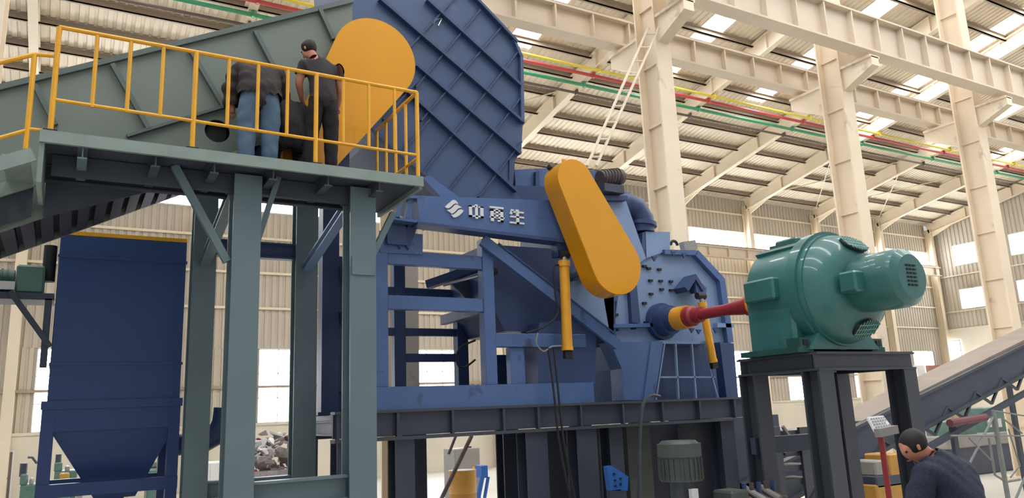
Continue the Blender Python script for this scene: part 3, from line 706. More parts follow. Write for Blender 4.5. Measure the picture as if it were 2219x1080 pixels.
# bracket for the tilted cylinder
quad([(1484, 622), (1508, 594), (1530, 628), (1524, 632), (1508, 606), (1492, 632)], CY_-.35, .35).build('bracket', BLUED, cr_, smooth=False)
quad([(1505, 600), (1532, 624), (1530, 642), (1510, 640)], CY_-.3, .06).build('bracket', BLUE, cr_, smooth=False)
# top boxes, duct
quad([(1115, 368), (1205, 364), (1306, 372), (1306, 440), (1120, 440)], 11.55, 1.3).build('top_box', BLUE, cr_, smooth=False)
for a in (1165, 1200): quad([(a-4, 372), (a+4, 372), (a+6, 440), (a-4, 440)], 11.47, .08).build('top_rib', BLUED, cr_, smooth=False)
quad([(1115, 402), (1210, 405), (1210, 436), (1125, 434)], 11.3, .25).build('top_box', BLUED, cr_, smooth=False)
quad([(1306, 424), (1360, 424), (1360, 434), (1306, 434)], 11.3, 1).build('top_plate', BLUED, cr_, smooth=False)
quad([(1300, 434), (1356, 434), (1400, 560), (1345, 600), (1320, 560)], 11.45, 1).build('throat_housing', BLUEL, cr_, smooth=False)
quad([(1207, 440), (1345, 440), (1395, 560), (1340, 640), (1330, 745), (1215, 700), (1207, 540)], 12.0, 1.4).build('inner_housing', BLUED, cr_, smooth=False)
el = [P(x, y, Y=11.7) for x, y in ((1330, 448), (1352, 440), (1376, 452), (1390, 475), (1392, 505))]
MB().tube([el[0]]+[Vector(e) for e in el[1:]], [.2, .24, .25, .25, .25], 20).build('elbow_duct', BLUED, cr_)
MB().tube([P(1391, 484, Y=11.7), P(1391, 492, Y=11.7)], .30, 20).build('duct_flange', BLUED, cr_)
quad([(1398, 502), (1452, 503), (1452, 545), (1434, 548), (1400, 560)], 11.5, .5).build('duct_box', BLUEL, cr_, smooth=False)
quad([(1392, 505), (1399, 502), (1401, 560), (1390, 560)], 11.5, .5).build('duct_box', BLUED, cr_, smooth=False)
e = P(1461, 534, Y=11.6)
mb = MB(); ring = [(e[0]+.09*math.cos(a), e[1], e[2]+.02+.09*math.sin(a)) for a in [math.pi*k/10 for k in range(11)]]
mb.tube(ring, .03, 8); mb.build('lifting_lug', BLACK, cr_)
# drum-like lower hull
quad([(1052, 530), (1212, 540), (1330, 640), (1330, 748), (1215, 722), (1095, 718), (1064, 660)], 11.45, 1.5).build('lower_hull', BLUED, cr_, smooth=False)
quad([(975, 612), (1050, 590), (1064, 700)], 12.2, .05).build('hull_skirt', DARK, cr_, smooth=False)
quad([(1240, 610), (1300, 600), (1325, 745), (1232, 660)], 11.3, .3).build('curved_panel', BLUEL, cr_, smooth=False)

# small brown motor on top
t = thing('agitator_motor', 'small brown-grey motor on the crusher top beside the yellow guard', 'motor', P(1325, 400, Y=11.3))
a, b = P(1300, 388, Y=11.35), P(1338, 384, Y=11.35)
MB().tube([a, b], .16, 20).build('motor_body', RUSTY, t)
mb = MB()
for k in range(6):
    q = Vector(a).lerp(Vector(b), (k+.5)/6); mb.tube([q, q+Vector((.012, 0, 0))], .185, 20)
mb.build('cooling_fin', RUSTY, t)
MB().tube([b, P(1346, 383, Y=11.35)], [.17, .15], 20).build('fan_cover', RUSTY, t)
q = P(1320, 412, Y=11.35); MB().box(q[0]-.22, q[0]+.25, 11.2, 11.55, q[2]-.08, a[2]-.12).build('mount', DARK, t)
t = thing('floodlight', 'small grey box floodlight on top of the crusher housing', 'lamp', P(1497, 542, Y=12))
quad([(1481, 524), (1507, 520), (1512, 541), (1486, 543)], 12, .15).build('lamp_housing', GREYB, t); quad([(1492, 541), (1502, 541), (1502, 548), (1492, 548)], 12.05, .05).build('stand', BLACK, t)

# ================================================================== HYDRAULIC CYLINDERS + HOSES
def cylinder(label, a, b, Y, r, top, bot):
    A = Vector(P(*a, Y=Y)); B = Vector(P(*b, Y=Y)); d = (B-A).normalized()
    t = thing('hydraulic_cylinder', label, 'cylinder', B, 'yellow hydraulic cylinders')
    MB().tube([A, B], r, 18).build('barrel', YCYL, t)
    bl = [o for o in t.children if o.name.startswith('barrel')][0]; MB().tube([A, A+d*.1], r*1.18, 18).build('gland', YCYL, bl); MB().tube([B-d*.06, B], r*1.12, 18).build('end_cap', YCYL, bl)
    MB().tube([A-d*top, A], r*.55, 12).build('piston_rod', CHROME, t)
    MB().tube([A-d*top+Vector((-.1, 0, 0)), A-d*top+Vector((.1, 0, 0))], .07, 10).build('top_clevis', BLACK, t)
    MB().obox(B, B+d*bot, .08, .14).build('bottom_clevis', BLACK, t)
    return t
cylinder('long upright yellow hydraulic cylinder hanging below the lettered beam', (1222, 566), (1230, 760), 10.79, .088, .12, .14)
cylinder('shorter tilted yellow hydraulic cylinder in front of the crusher side', (1521, 655), (1546, 786), 11.15, .075, .12, .12)
quad([(1206, 522), (1237, 523), (1236, 556), (1208, 556)], 10.8, .18).build('cylinder_mount', BLUED, lb_, smooth=False)

def hose(label, pts, Y, r=.018, m=BLACK):
    q = [Vector(P(x, y, Y=Y)) for x, y in pts]; out = []
    for i in range(len(q)-1):
        p0, p1, p2, p3 = q[max(i-1, 0)], q[i], q[i+1], q[min(i+2, len(q)-1)]
        for k in range(6):
            t = k/6; out.append(.5*((2*p1)+(-p0+p2)*t+(2*p0-5*p1+4*p2-p3)*t*t+(-p0+3*p1-3*p2+p3)*t**3))
    out.append(q[-1]); o = MB().tube(out, r, 8).build('hydraulic_hose', m); tag(o, label, 'hose', 'hydraulic hoses'); return o
hose('black hose curving beside the upright yellow cylinder', [(1211, 575), (1200, 582), (1204, 640), (1208, 680), (1180, 708), (1140, 722)], 10.75)
hose('grey hose looping from the foot of the upright yellow cylinder', [(1216, 750), (1195, 752), (1178, 762), (1162, 745), (1165, 722)], 10.7, .014, TUBEG)
hose('black hose loop inside the lower bay of the blue tower frame', [(1030, 738), (1000, 752), (990, 770), (993, 792), (1008, 796), (1030, 780)], 11.9)
hose('pair hose dropping past the dark deck below the upright cylinder, left one', [(1188, 755), (1200, 850), (1212, 960), (1238, 1090)], 10.7)
hose('pair hose dropping past the dark deck below the upright cylinder, right one', [(1200, 755), (1210, 850), (1222, 960), (1248, 1090)], 10.7)
hose('thick grey hose arching over the deck edge at the crusher foot', [(1430, 860), (1410, 858), (1393, 880), (1387, 940), (1384, 1090)], 10.6, .03, DARK2)

# ================================================================== MOTOR STAND AND MAIN MOTOR
ms = thing('motor_stand', 'charcoal steel stand with four H-section legs under the green motor', 'stand', (10.4, 8.1, 0))
FX0, FX1, FY0, FY1, FT = 9.27, 11.55, 7.35, 8.9, 3.655
for y in (FY0+.08, FY1-.08): MB().hbeam((FX0, y, FT-.13), (FX1, y, FT-.13), .16, .26, .03).build('top_beam', DARK2, ms, smooth=False)
for x in (FX0+.08, FX1-.08): MB().hbeam((x, FY0+.16, FT-.13), (x, FY1-.16, FT-.13), .16, .26, .03).build('side_beam', DARK2, ms, smooth=False)
MB().box(FX0+.02, FX1-.02, FY0+.02, FY1-.02, FT-.02, FT+.01).build('top_plate', DARK2, ms, smooth=False)
for x in (FX0+.16, FX1-.16):
    for y in (FY0+.17, FY1-.17): MB().hbeam((x, y, 0), (x, y, FT-.26), .31, .32, .035, up=(0, 1, 0)).build('leg', DARK2, ms, smooth=False)
MB().box(FX0, FX1, FY1-.22, FY1-.12, 2.2, 2.45).build('tie_beam', DARK, ms, smooth=False)
MB().obox((FX0+.3, FY1-.17, .6), (FX1-.3, FY1-.17, 2.2), .05, .08).build('brace', DARK2, ms)

em = thing('main_motor', 'massive glossy green electric motor with end-mounted fan motor on charcoal stand', 'motor', (MX, 8.1, FT))
def ml(prof, nm, m=GRN, n=40): return lathe(MB(), (MX, 0, MZ), (0, -1, 0), [(-y, r) for y, r in prof], n).build(nm, m, em)
R = MZ-FT-.06
ml([(8.72, .35), (8.72, .62), (8.64, .70), (8.5, R*.93), (7.8, R*.95), (7.66, R*.95)], 'stator_body')
ml([(7.68, R*.9), (7.68, R*1.02), (7.50, R*1.02), (7.50, R*.97), (7.42, R*.96)], 'end_ring')
ml([(7.44, R*.94), (7.30, R*.90), (7.12, R*.76), (7.04, R*.58), (7.03, .3)], 'end_shield')
ml([(7.1, .30), (7.06, .40), (6.9, .42), (6.42, .42), (6.34, .40), (6.26, .31), (6.25, .1)], 'fan_motor')
MB().box(MX-R*.9, MX+R*.9, 7.68, 8.58, FT+.05, MZ-.1).build('lower_casing', GRN, em, bevel=.05)
for k, (y0, y1) in enumerate(((8.42, 8.78), (8.05, 8.38))):
    pass
MB().box(MX-R*1.08, MX-R*.85, 7.85, 8.45, MZ-.12, MZ+.22).build('terminal_box', GRN, em, bevel=.03)
MB().box(MX-.60, MX-.34, 6.72, 7.0, MZ-.16, MZ+.14).build('connection_box', GRN, em, bevel=.03)
for a in (50, 75, 100, 125):
    t_ = math.radians(a); ca, sa = math.cos(t_), math.sin(t_)
    MB().obox((MX+ca*R*.96, 8.5, MZ+sa*R*.96), (MX+ca*R*.96, 7.69, MZ+sa*R*.96), .09, .05, (ca, 0, sa)).build('body_rib', GRN, em)
MB().box(MX-.25, MX+.25, 7.9, 8.35, MZ+R*.85, MZ+R*1.02).build('top_hatch', GRN, em, bevel=.03)
# vents: dark recess plates with bars
def vent(ang, nm):
    t_ = math.radians(ang); c_ = Vector((MX+math.cos(t_)*.60, 7.12, MZ+math.sin(t_)*.62)); rad = Vector((math.cos(t_), 0, math.sin(t_))); tan = Vector((-math.sin(t_), 0, math.cos(t_)))
    slope = (rad*.72+Vector((0, 1, 0))*.69).normalized(); nrm = tan.cross(slope).normalized()
    if nrm.y > 0: nrm = -nrm
    c_ = c_+nrm*.03
    mb = MB(); v = [c_+tan*math.cos(q)*.27+slope*math.sin(q)*.17 for q in [2*math.pi*k/20 for k in range(20)]]
    mb.add(v+[p-nrm*.03 for p in v], [tuple(range(20)), tuple(range(39, 19, -1))]+[(i, (i+1) % 20, (i+1) % 20+20, i+20) for i in range(20)]); vr = mb.build('vent_recess', BLACK, em, smooth=False)
    mb = MB()
    for k in range(-4, 5):
        w_ = math.sqrt(max(0, 1-(k/5)**2)); o = c_+tan*k*.054+nrm*.012; mb.obox(o-slope*.17*w_, o+slope*.17*w_, .014, .014, nrm)
    for k in (-1, 0, 1): mb.obox(c_+slope*k*.08-tan*.24+nrm*.012, c_+slope*k*.08+tan*.24+nrm*.012, .012, .012, nrm)
    mb.build('vent_grille', GRNL, vr, smooth=False)
vent(88, 'u'); vent(-86, 'd')
mb = MB()
for k in range(6):
    for j in (-1, 0, 1): mb.box(MX-.03+j*.075-.028, MX-.03+j*.075+.028, 6.238, 6.256, MZ-.14+k*.055, MZ-.115+k*.055)
mb.build('fan_grille', BLACK, em, smooth=False)
for x in (MX-R*.93, MX+R*.93):
    MB().box(x-.16, x+.16, 7.5, 8.6, FT+.01, FT+.09).build('mounting_foot', GRND, em)
    for y in (7.6,): jl = MB().box(x-.11, x+.11, y-.1, y+.14, FT+.09, FT+.22).build('jacking_lug', GRND, em); MB().box(x-.05, x+.05, y-.115, y-.1, FT+.11, FT+.19).build('lug_slot', BLACK, jl)
MB().prism([(MX-R*.9, FT+.05), (MX+R*.9, FT+.05), (MX+R*.62, FT+.32), (MX-R*.62, FT+.32)], 7.46, 7.68).build('end_cradle', GRN, em)

sh = thing('drive_shaft', 'red and yellow cardan drive shaft joining motor and crusher hub', 'drive shaft', (MX, 10, MZ))
def sl_(prof, nm, m): lathe(MB(), (MX, 0, MZ), (0, -1, 0), [(-y, r) for y, r in prof], 24).build(nm, m, sh)
sl_([(9.15, .20), (8.72, .20)], 'motor_coupling', YCYL); sl_([(9.27, .17), (9.15, .17)], 'flange', RED)
sl_([(10.4, .10), (9.75, .10), (9.4, .14), (9.27, .14)], 'tube', RED); sl_([(10.75, .19), (10.6, .19), (10.55, .15), (10.4, .14)], 'universal_joint', RED)
sl_([(11.06, .22), (10.76, .22)], 'crusher_coupling', YCYL)

# ================================================================== DISCHARGE CONVEYOR (right)
dcv = thing('discharge_conveyor', 'dark discharge conveyor under a dusty beige cover rising to the right edge', 'conveyor', (21, 12.5, 1))
def dz(x): return 3.01+(x-18.9)*.247
a0, a1 = 12.2, 27
def sidep(y0, y1, t0, t1, nm, m, x0=None):
    x0 = x0 or a0
    MB().prism([(x0, dz(x0)+t0), (a1, dz(a1)+t0), (a1, dz(a1)+t1), (x0, dz(x0)+t1)], y0, y1).build(nm, m, dcv, smooth=False)
sidep(12.0, 12.08, -.78, 0, 'side_plate', DARK); sidep(13.1, 13.18, -.78, 0, 'side_plate', DARK)
sidep(11.92, 12.1, -.84, -.77, 'bottom_flange', DARK2); sidep(11.92, 12.1, -.05, .02, 'top_flange', DARK2)
MB().prism([(16.5, dz(16.5)), (a1, dz(a1)+.02), (a1, dz(a1)+.10), (24.2, dz(24.2)+.09), (18.8, dz(18.8)+.06), (16.5, dz(16.5)+.03)], 12.05, 13.1).build('belt_cover', BEIGE, dcv, smooth=False)
sidep(11.9, 12.05, -1.35, -1.22, 'lower_chord', DARK); sidep(13.0, 13.18, -1.35, -1.22, 'lower_chord', DARK)
x = a0
while x < a1-1.2:
    MB().obox((x, 12, dz(x)-1.1), (x+.7, 12, dz(x+.7)-.6), .06, .06, (0, 1, 0)).build('lattice_bar', DARK2, dcv)
    MB().obox((x+1.4, 12, dz(x+1.4)-1.1), (x+.7, 12, dz(x+.7)-.6), .06, .06, (0, 1, 0)).build('lattice_bar', DARK2, dcv); x += 1.4
    MB().tube([(x, 12.1, dz(x)-.3), (x, 13.3, dz(x)-.3)], .08, 10).build('idler_roller', TUBEG, dcv)
for x in (14.5, 20, 25.5):
    for y in (12, 13.3): MB().box(x, x+.18, y, y+.1, 0, dz(x)-1.05).build('leg', DARK, dcv)
q = P(2075, 912, Y=11.8); MB().tube([P(2058, 918, Y=11.8), P(2135, 905, Y=11.8)], .1, 10).build('red_roller_guard', mat('dull_red_paint', (112, 66, 72), .6), dcv)
# horizontal conveyor tail under deck behind stand
MB().box(11.6, 13.6, 12.0, 13.3, .9, 2.7).build('tail_hopper', DARK, dcv)

# ================================================================== BACKGROUND AND GROUND OBJECTS
# tank + green machine at right
t = thing('green_machine', 'long grey-green machine on a dark bed in the lower right background', 'machine', (30, 17, 0))
a = P(2060, 950, Y=17); 
def bgbox(px0, py0, px1, py1, Y, d, nm, m, par, bev=.03, floor=False):
    p0 = P(px0, py0, Y=Y); p1 = P(px1, py1, Y=Y); p1 = (p1[0], p1[1], 0.) if floor else p1; MB().box(min(p0[0], p1[0]), max(p0[0], p1[0]), Y, Y+d, max(0.01, min(p0[2], p1[2])), max(p0[2], p1[2])).build(nm, m, par, smooth=False, bevel=bev)
bgbox(2052, 955, 2260, 1040, 17, 1.5, 'bed', DARK, t); bgbox(2058, 915, 2120, 952, 17.2, 1.0, 'gear_case', MGRN, t); bgbox(2130, 885, 2260, 950, 17.3, 1.0, 'carriage', MGRN, t)
bgbox(2050, 948, 2260, 954, 16.95, 1.5, 'bed_rail', GREYB, t)
for px in (2140, 2162, 2185): bgbox(px, 908, px+10, 926, 17.25, .05, 'white_label', PAPER, t, 0)
t = thing('tube_trestle', 'grey tubular trestle standing in front of the green machine', 'trestle', P(2130, 1060, Y=11.2))
TY = 11.0
def tb(pts, Y=TY, r=.03, nm='tube'): MB().tube([P(x, y, Y=Y) for x, y in pts], r, 8).build(nm, TUBEG, t)
tb([(2078, 1050), (2152, 905)]); tb([(2152, 890), (2185, 1085)], r=.06, nm='leg'); tb([(2060, 945), (2240, 945)], r=.02, nm='cross_bar')
tb([(2143, 950), (2156, 1030), (2180, 1045), (2210, 1040)]); tb([(2170, 905), (2215, 940)], r=.02); tb([(2200, 1085), (2240, 990)]); tb([(2185, 930), (2210, 1010), (2190, 1035)], r=.02)
tb([(2100, 950), (2150, 1000)], r=.02); tb([(2148, 890), (2240, 905)], r=.02)

# white/brown boards near gable
t = thing('wall_board', 'white and brown boards stacked against the gable wall', 'boards', P(2015, 850, Y=27))
bgbox(1986, 792, 2012, 850, 27, .2, 'white_board', FRAMEW, t, 0); bgbox(2012, 792, 2045, 850, 27, .2, 'brown_board', mat('brown_board_paint', (160, 112, 92), .7), t, 0); bgbox(2045, 792, 2075, 850, 27, .2, 'white_board', FRAMEW, t, 0)

# crates below: yellow boxes behind stand
t = thing('yellow_crate', 'stack of yellow and dark boxes seen through the motor stand legs', 'crate', P(1930, 1070, Y=10.5))
bgbox(1925, 985, 1962, 1030, 10.5, .6, 'upper_box', ORNG, t); bgbox(1898, 1032, 1968, 1052, 10.5, .6, 'dark_box', DARK, t); bgbox(1898, 1052, 1968, 1110, 10.5, .6, 'lower_box', ORNG, t); bgbox(1895, 1000, 1925, 1030, 10.5, .6, 'grey_box', GREYB, t)
t = thing('shelf_rack', 'dark slotted steel rack standing behind the motor stand', 'rack', P(1740, 1080, Y=10.3))
for px in (1690, 1758): bgbox(px, 925, px+6, 1200, 10.27, .06, 'upright', DARK2, t, 0)
for py in (935, 980, 1012, 1042): bgbox(1692, py, 1762, py+5, 10.34, .5, 'shelf', DARK2, t, 0)
MB().obox(P(1696, 925, Y=10.28), P(1730, 975, Y=10.28), .05, .05, (0, 1, 0)).build('brace', TUBEG, t); MB().obox(P(1700, 985, Y=10.28), P(1764, 960, Y=10.28), .05, .05, (0, 1, 0)).build('brace', DARK2, t)

# notice stand
t = thing('notice_stand', 'red post stand holding a sloping white notice board', 'sign stand', (6.85, 5, .9))
A, B, C2, D = [Vector(P(x, y, Y=yy)) for x, y, yy in ((1879, 904, 5.12), (1914, 901, 5.12), (1934, 927, 5.0), (1896, 935, 5.0))]
n_ = (B-A).cross(D-A).normalized()
if n_.y > 0: n_ = -n_
MB().add([A, B, C2, D, A-n_*.02, B-n_*.02, C2-n_*.02, D-n_*.02], [(0, 1, 2, 3), (7, 6, 5, 4), (0, 4, 5, 1), (1, 5, 6, 2), (2, 6, 7, 3), (3, 7, 4, 0)]).build('notice_board', PAPER, t, smooth=False); nb = bpy.data.objects['notice_board']
mb = MB()
for r in range(4):
    for c in range(6):
        if c == 5 and r == 2: continue
        u0, v0 = .08+c*.15, .16+r*.2; f = lambda u, v: (A*(1-u)+B*u)*(1-v)+(D*(1-u)+C2*u)*v+n_*.010
        mb.add([f(u0, v0), f(u0+.09, v0), f(u0+.09, v0+.1), f(u0, v0+.1)], [(0, 1, 2, 3)])
mb.build('printed_text', DARK, nb, smooth=False)
MB().obox(D+Vector((-.0, -.02, -.02)), C2+Vector((.02, -.02, -.02)), .06, .08).build('ledge', GREYB, t)
q = P(1912, 942, Y=5.03); MB().tube([(q[0], 5.05, .9), (q[0], 5.05, q[2]+.03)], .028, 10).build('pole', RED, t); MB().tube([(q[0], 5.05, .9), (q[0], 5.05, .94)], .2, 20).build('foot', RED, t)
# service step the man at right stands on
t = thing('service_step', 'low dark checkered steel step beside the motor stand', 'step', (6.3, 4.3, 0))
MB().box(4.9, 7.5, 3.0, 5.5, .84, .9).build('tread_plate', DARK, t)
for x in (4.95, 7.37):
    for y in (3.05, 5.37): MB().box(x, x+.08, y, y+.08, 0, .84).build('leg', DARK, t)

# hydraulic power unit under deck
hp_ = thing('vertical_pump_motor', 'olive-grey vertical pump motor standing under the crusher deck', 'pump', (6.9, 8.6, 0))
p0 = P(1470, 960, Y=8.6); x = p0[0]
MB().tube([(x, 8.6, 2.46), (x, 8.6, 2.50)], [.28, .24], 24).build('fan_cap', OLIVE, hp_); MB().tube([(x, 8.6, 2.28), (x, 8.6, 2.46)], .31, 24).build('fan_cover', OLIVE, hp_)
MB().tube([(x, 8.6, 1.95), (x, 8.6, 2.28)], .29, 24).build('motor_body', OLIVE, hp_)
mb = MB()
for k in range(24):
    a = 2*math.pi*k/24; mb.obox((x+.3*math.cos(a), 8.6+.3*math.sin(a), 1.97), (x+.3*math.cos(a), 8.6+.3*math.sin(a), 2.26), .012, .03, (math.cos(a), math.sin(a), 0))
mb.build('cooling_fin', OLIVE, hp_); MB().tube([(x, 8.6, 1.5), (x, 8.6, 1.95)], .17, 20).build('bell_housing', DARK2, hp_); MB().box(x-.12, x+.0, 8.28, 8.34, 1.62, 1.86).build('data_plate', PAPER, hp_)
MB().tube([(x, 8.6, .8), (x, 8.6, 1.5)], .28, 24).build('pump_base', DARK, hp_)
MB().box(x-.5, x+1.6, 8.1, 9.1, 0, .8).build('oil_tank', OLIVE, hp_, bevel=.02)
t = thing('valve_block', 'cluster of grey valves and fittings beside the pump motor', 'valves', (x+.85, 8.4, .8))
bxx = x+.55
MB().box(bxx, bxx+.35, 8.2, 8.6, .8, 1.78).build('filter_case', OLIVE, t, bevel=.03); MB().box(bxx+.4, bxx+1.2, 8.25, 8.6, .8, 1.62).build('manifold', DARK2, t, bevel=.02)
for k in range(5):
    xx = bxx+.47+k*.15; MB().tube([(xx, 8.2-.02, 1.55+.05*(k % 2)), (xx, 8.55, 1.7+.05*(k % 2))], .05, 10).build('valve', GREYB if k % 2 else RUSTY, t); MB().tube([(xx, 8.42, 1.6), (xx, 8.42, 1.84)], .035, 8).build('fitting', RUSTY if k % 2 else BLUED, t)

# yellow drum etc. through the deck legs
a, b = P(975, 1022, Y=18), P(1028, 1022, Y=18); dx = (a[0]+b[0])/2; dr = (b[0]-a[0])/2
t = thing('oil_drum', 'yellow oil drum standing on the floor beneath the deck', 'drum', (dx, 18, 0))
mb = MB(); z1 = a[2]; lathe(mb, (dx, 18, 0), (0, 0, 1), [(0, dr), (z1*.32, dr), (z1*.34, dr*1.04), (z1*.36, dr), (z1*.64, dr), (z1*.66, dr*1.04), (z1*.68, dr), (z1-.03, dr), (z1, dr*1.03)], 28).build('drum_body', ORNG, t)
lathe(MB(), (dx, 18, z1), (0, 0, 1), [(0, dr*.95), (.01, dr*.95)], 28).build('lid', GREYB, t)
t = thing('grey_cabinet', 'grey machine cabinet behind the yellow drum', 'cabinet', P(1022, 1000, Y=24))
bgbox(985, 974, 1044, 1100, 24, .9, 'body', GREYB, t); bgbox(1023, 1012, 1044, 1022, 23.96, .04, 'yellow_strip', YEL, t, 0); bgbox(1012, 968, 1022, 974, 24.1, .2, 'red_box', RED, t, 0)
t = thing('leaning_pole', 'pair of brown poles leaning under the deck beside the drum', 'poles', P(985, 1050, Y=16.4))
MB().tube([P(1022, 945, Y=16.4), tuple(Vector(P(1022, 945, Y=16.4)).lerp(Vector(P(974, 1045, Y=16.4)), 1.0+P(974, 1045, Y=16.4)[2]/(P(1022, 945, Y=16.4)[2]-P(974, 1045, Y=16.4)[2])))], .05, 8).build('pole', RUSTY, t); MB().tube([P(988, 945, Y=16.5), P(972, 985, Y=16.5)], .035, 8).build('pole', RUSTY, t)
def bluejack(px, label):
    t = thing('blue_lift_frame', label, 'lift', P(px+20, 1070, Y=19))
    bgbox(px, 975, px+6, 1200, 19, .15, 'upright', LBLUE, t, 0); bgbox(px+18, 975, px+24, 1200, 19, .15, 'upright', LBLUE, t, 0); bgbox(px-2, 970, px+26, 976, 19, .15, 'top_bar', LBLUE, t, 0); bgbox(px+10, 1025, px+15, 1200, 19.05, .08, 'yellow_ram', YCYL, t, 0)
    bgbox(px+24, 1060, px+50, 1072, 19, .5, 'arm', LBLUE, t, 0); bgbox(px+4, 1020, px+18, 1028, 19, .1, 'carriage', LBLUE, t, 0)
bluejack(1160, 'bright blue lift frame with yellow ram seen through the deck legs')
t = thing('blue_cart', 'bright blue frame cart half hidden behind the deck leg', 'cart', P(1042, 1070, Y=19.5))
bgbox(1043, 1010, 1058, 1036, 19.5, .4, 'head', LBLUE, t, .01); MB().tube([P(1045, 1034, Y=19.5), P(1036, 1080, Y=19.5)], .07, 8).build('leg', LBLUE, t); MB().tube([P(1058, 1034, Y=19.5), P(1050, 1080, Y=19.5)], .05, 8).build('leg', LBLUE, t)
t = thing('blue_bracket', 'bright blue sloping steel bracket with holes under the crusher', 'bracket', P(1338, 1060, Y=10.4))
quad([(1315, 1012), (1326, 1010), (1362, 1034), (1360, 1064), (1322, 1064)], 10.4, .1).build('plate', LBLUE, t)
for (x, y) in ((1331, 1028), (1333, 1042), (1345, 1038), (1345, 1050), (1334, 1054)):
    p = P(x, y, Y=10.39); MB().tube([(p[0], 10.38, p[2]), (p[0], 10.41, p[2])], .02, 10).build('hole', BLACK, t)
bgbox(1322, 1064, 1362, 1300, 10.4, .1, 'leg', DARK, t, 0)
t = thing('green_cabinet', 'tall green cabinet at the back wall behind the blue lift', 'cabinet', P(1196, 1000, Y=30))
bgbox(1192, 935, 1216, 1020, 30, .8, 'body', MGRN, t, floor=True)
# scrap heap seen between platform posts
t = thing('scrap_heap', 'tall heap of baled grey scrap seen between the platform posts', 'scrap', P(585, 1030, Y=26))
for k in range(170):
    px = random.uniform(520, 645); py = random.uniform(935, 1032); Y = 26+random.uniform(0, 1.2)
    if py < 935+abs(px-590)*.25: continue
    p = P(px, py, Y=Y); s = random.uniform(.12, .3)
    vv = [(p[0]+random.uniform(-s, s), p[1]+random.uniform(-s, s)*.6, max(.02, p[2]+random.uniform(-s, s)*.7)) for _ in range(7)]
    bm = bmesh.new(); [bm.verts.new(q) for q in vv]; bmesh.ops.convex_hull(bm, input=bm.verts); bm.verts.ensure_lookup_table()
    mb = MB(); mb.add([tuple(v.co) for v in bm.verts], [tuple(v.index for v in f.verts) for f in bm.faces]) if False else None
    bm.verts.index_update(); mb = MB(); mb.add([tuple(v.co) for v in bm.verts], [tuple(v.index for v in f.verts) for f in bm.faces]); bm.free()
    mb.build('scrap_bale', random.choice([SCRAP, GREYB, SCRAP, PAPER, RUSTY]) if k % 40 else RED, t, smooth=False)
p0 = P(515, 1034, Y=26); p1 = P(650, 1034, Y=26); MB().box(p0[0], p1[0], 26.2, 27.5, .0, p0[2]+.1).build('heap_base', SCRAP, t)
# machine tools lower left
def lathe_machine(px0, px1, py0, py1, Y, label, extra=True):
    t = thing('machine_tool', label, 'machine', P((px0+px1)/2, py1, Y=Y)); w_ = px1-px0
    bgbox(px0, py0+(py1-py0)*.5, px1, py1, Y, .8, 'bed', MGRN, t, floor=True); bgbox(px0, py0+(py1-py0)*.25, px0+w_*.35, py0+(py1-py0)*.5, Y, .7, 'headstock', MGRN, t)
    bgbox(px0+w_*.5, py0+(py1-py0)*.35, px0+w_*.7, py0+(py1-py0)*.5, Y, .6, 'carriage', GREYB, t); a = P(px0+w_*.2, py0, Y=Y+.2); MB().tube([(a[0], a[1], a[2]-.3), a], .08, 8).build('column', DARK, t)
    return t
lathe_machine(118, 165, 985, 1060, 27, 'grey-green machine tool seen under the navy hopper')
t = lathe_machine(44, 84, 1005, 1100, 22, 'grey-green machine tool at the lower left edge')
MB().tube([P(80, 1005, Y=22), P(70, 992, Y=22), P(60, 992, Y=22)], .03, 6).build('lamp_arm', DARK, t)
t = thing('yellow_toolbox', 'small yellow and orange box on the machine under the navy hopper', 'box', P(140, 1040, Y=26.9))
bgbox(129, 1027, 150, 1040, 26.4, .4, 'body', ORNG, t); bgbox(126, 1040, 153, 1050, 26.3, .5, 'stand', MGRN, t, floor=True)
t = thing('material_pile', 'low brown pile beyond the right side of the navy hopper', 'pile', P(350, 1026, Y=27))
bgbox(322, 1005, 372, 1100, 27, 1, 'body', RUSTY, t, .1); bgbox(320, 1018, 345, 1100, 26.6, .4, 'bundle', MGRN, t, .05)
t = thing('white_cabinet', 'low white cabinet standing between the platform posts', 'cabinet', P(470, 1040, Y=25))
bgbox(456, 1003, 484, 1100, 25, .8, 'body', FRAMEW, t)
t = thing('floor_clutter', 'pale and red parts lying on the floor below the navy frame', 'parts', (1.5, 20, 0))
for k in range(14):
    p = P(random.uniform(120, 395), random.uniform(1066, 1078), z=random.uniform(.3, .6)); s = random.uniform(.08, .2)
    p = (p[0], p[1], 0); MB().box(p[0]-s, p[0]+s, p[1]-s, p[1]+s, 0, random.uniform(.2, .6)).build('part', [PAPER, RED, GREYB, SCRAP][k % 4], t)
# curved duct behind post A (dark)
MB().tube([P(380, 965, Y=13.6), P(440, 960, Y=13.4), P(468, 945, Y=13.4), P(482, 915, Y=13.4), P(486, 885, Y=13.4)], .17, 16).build('outlet_duct', BLUED, dc)


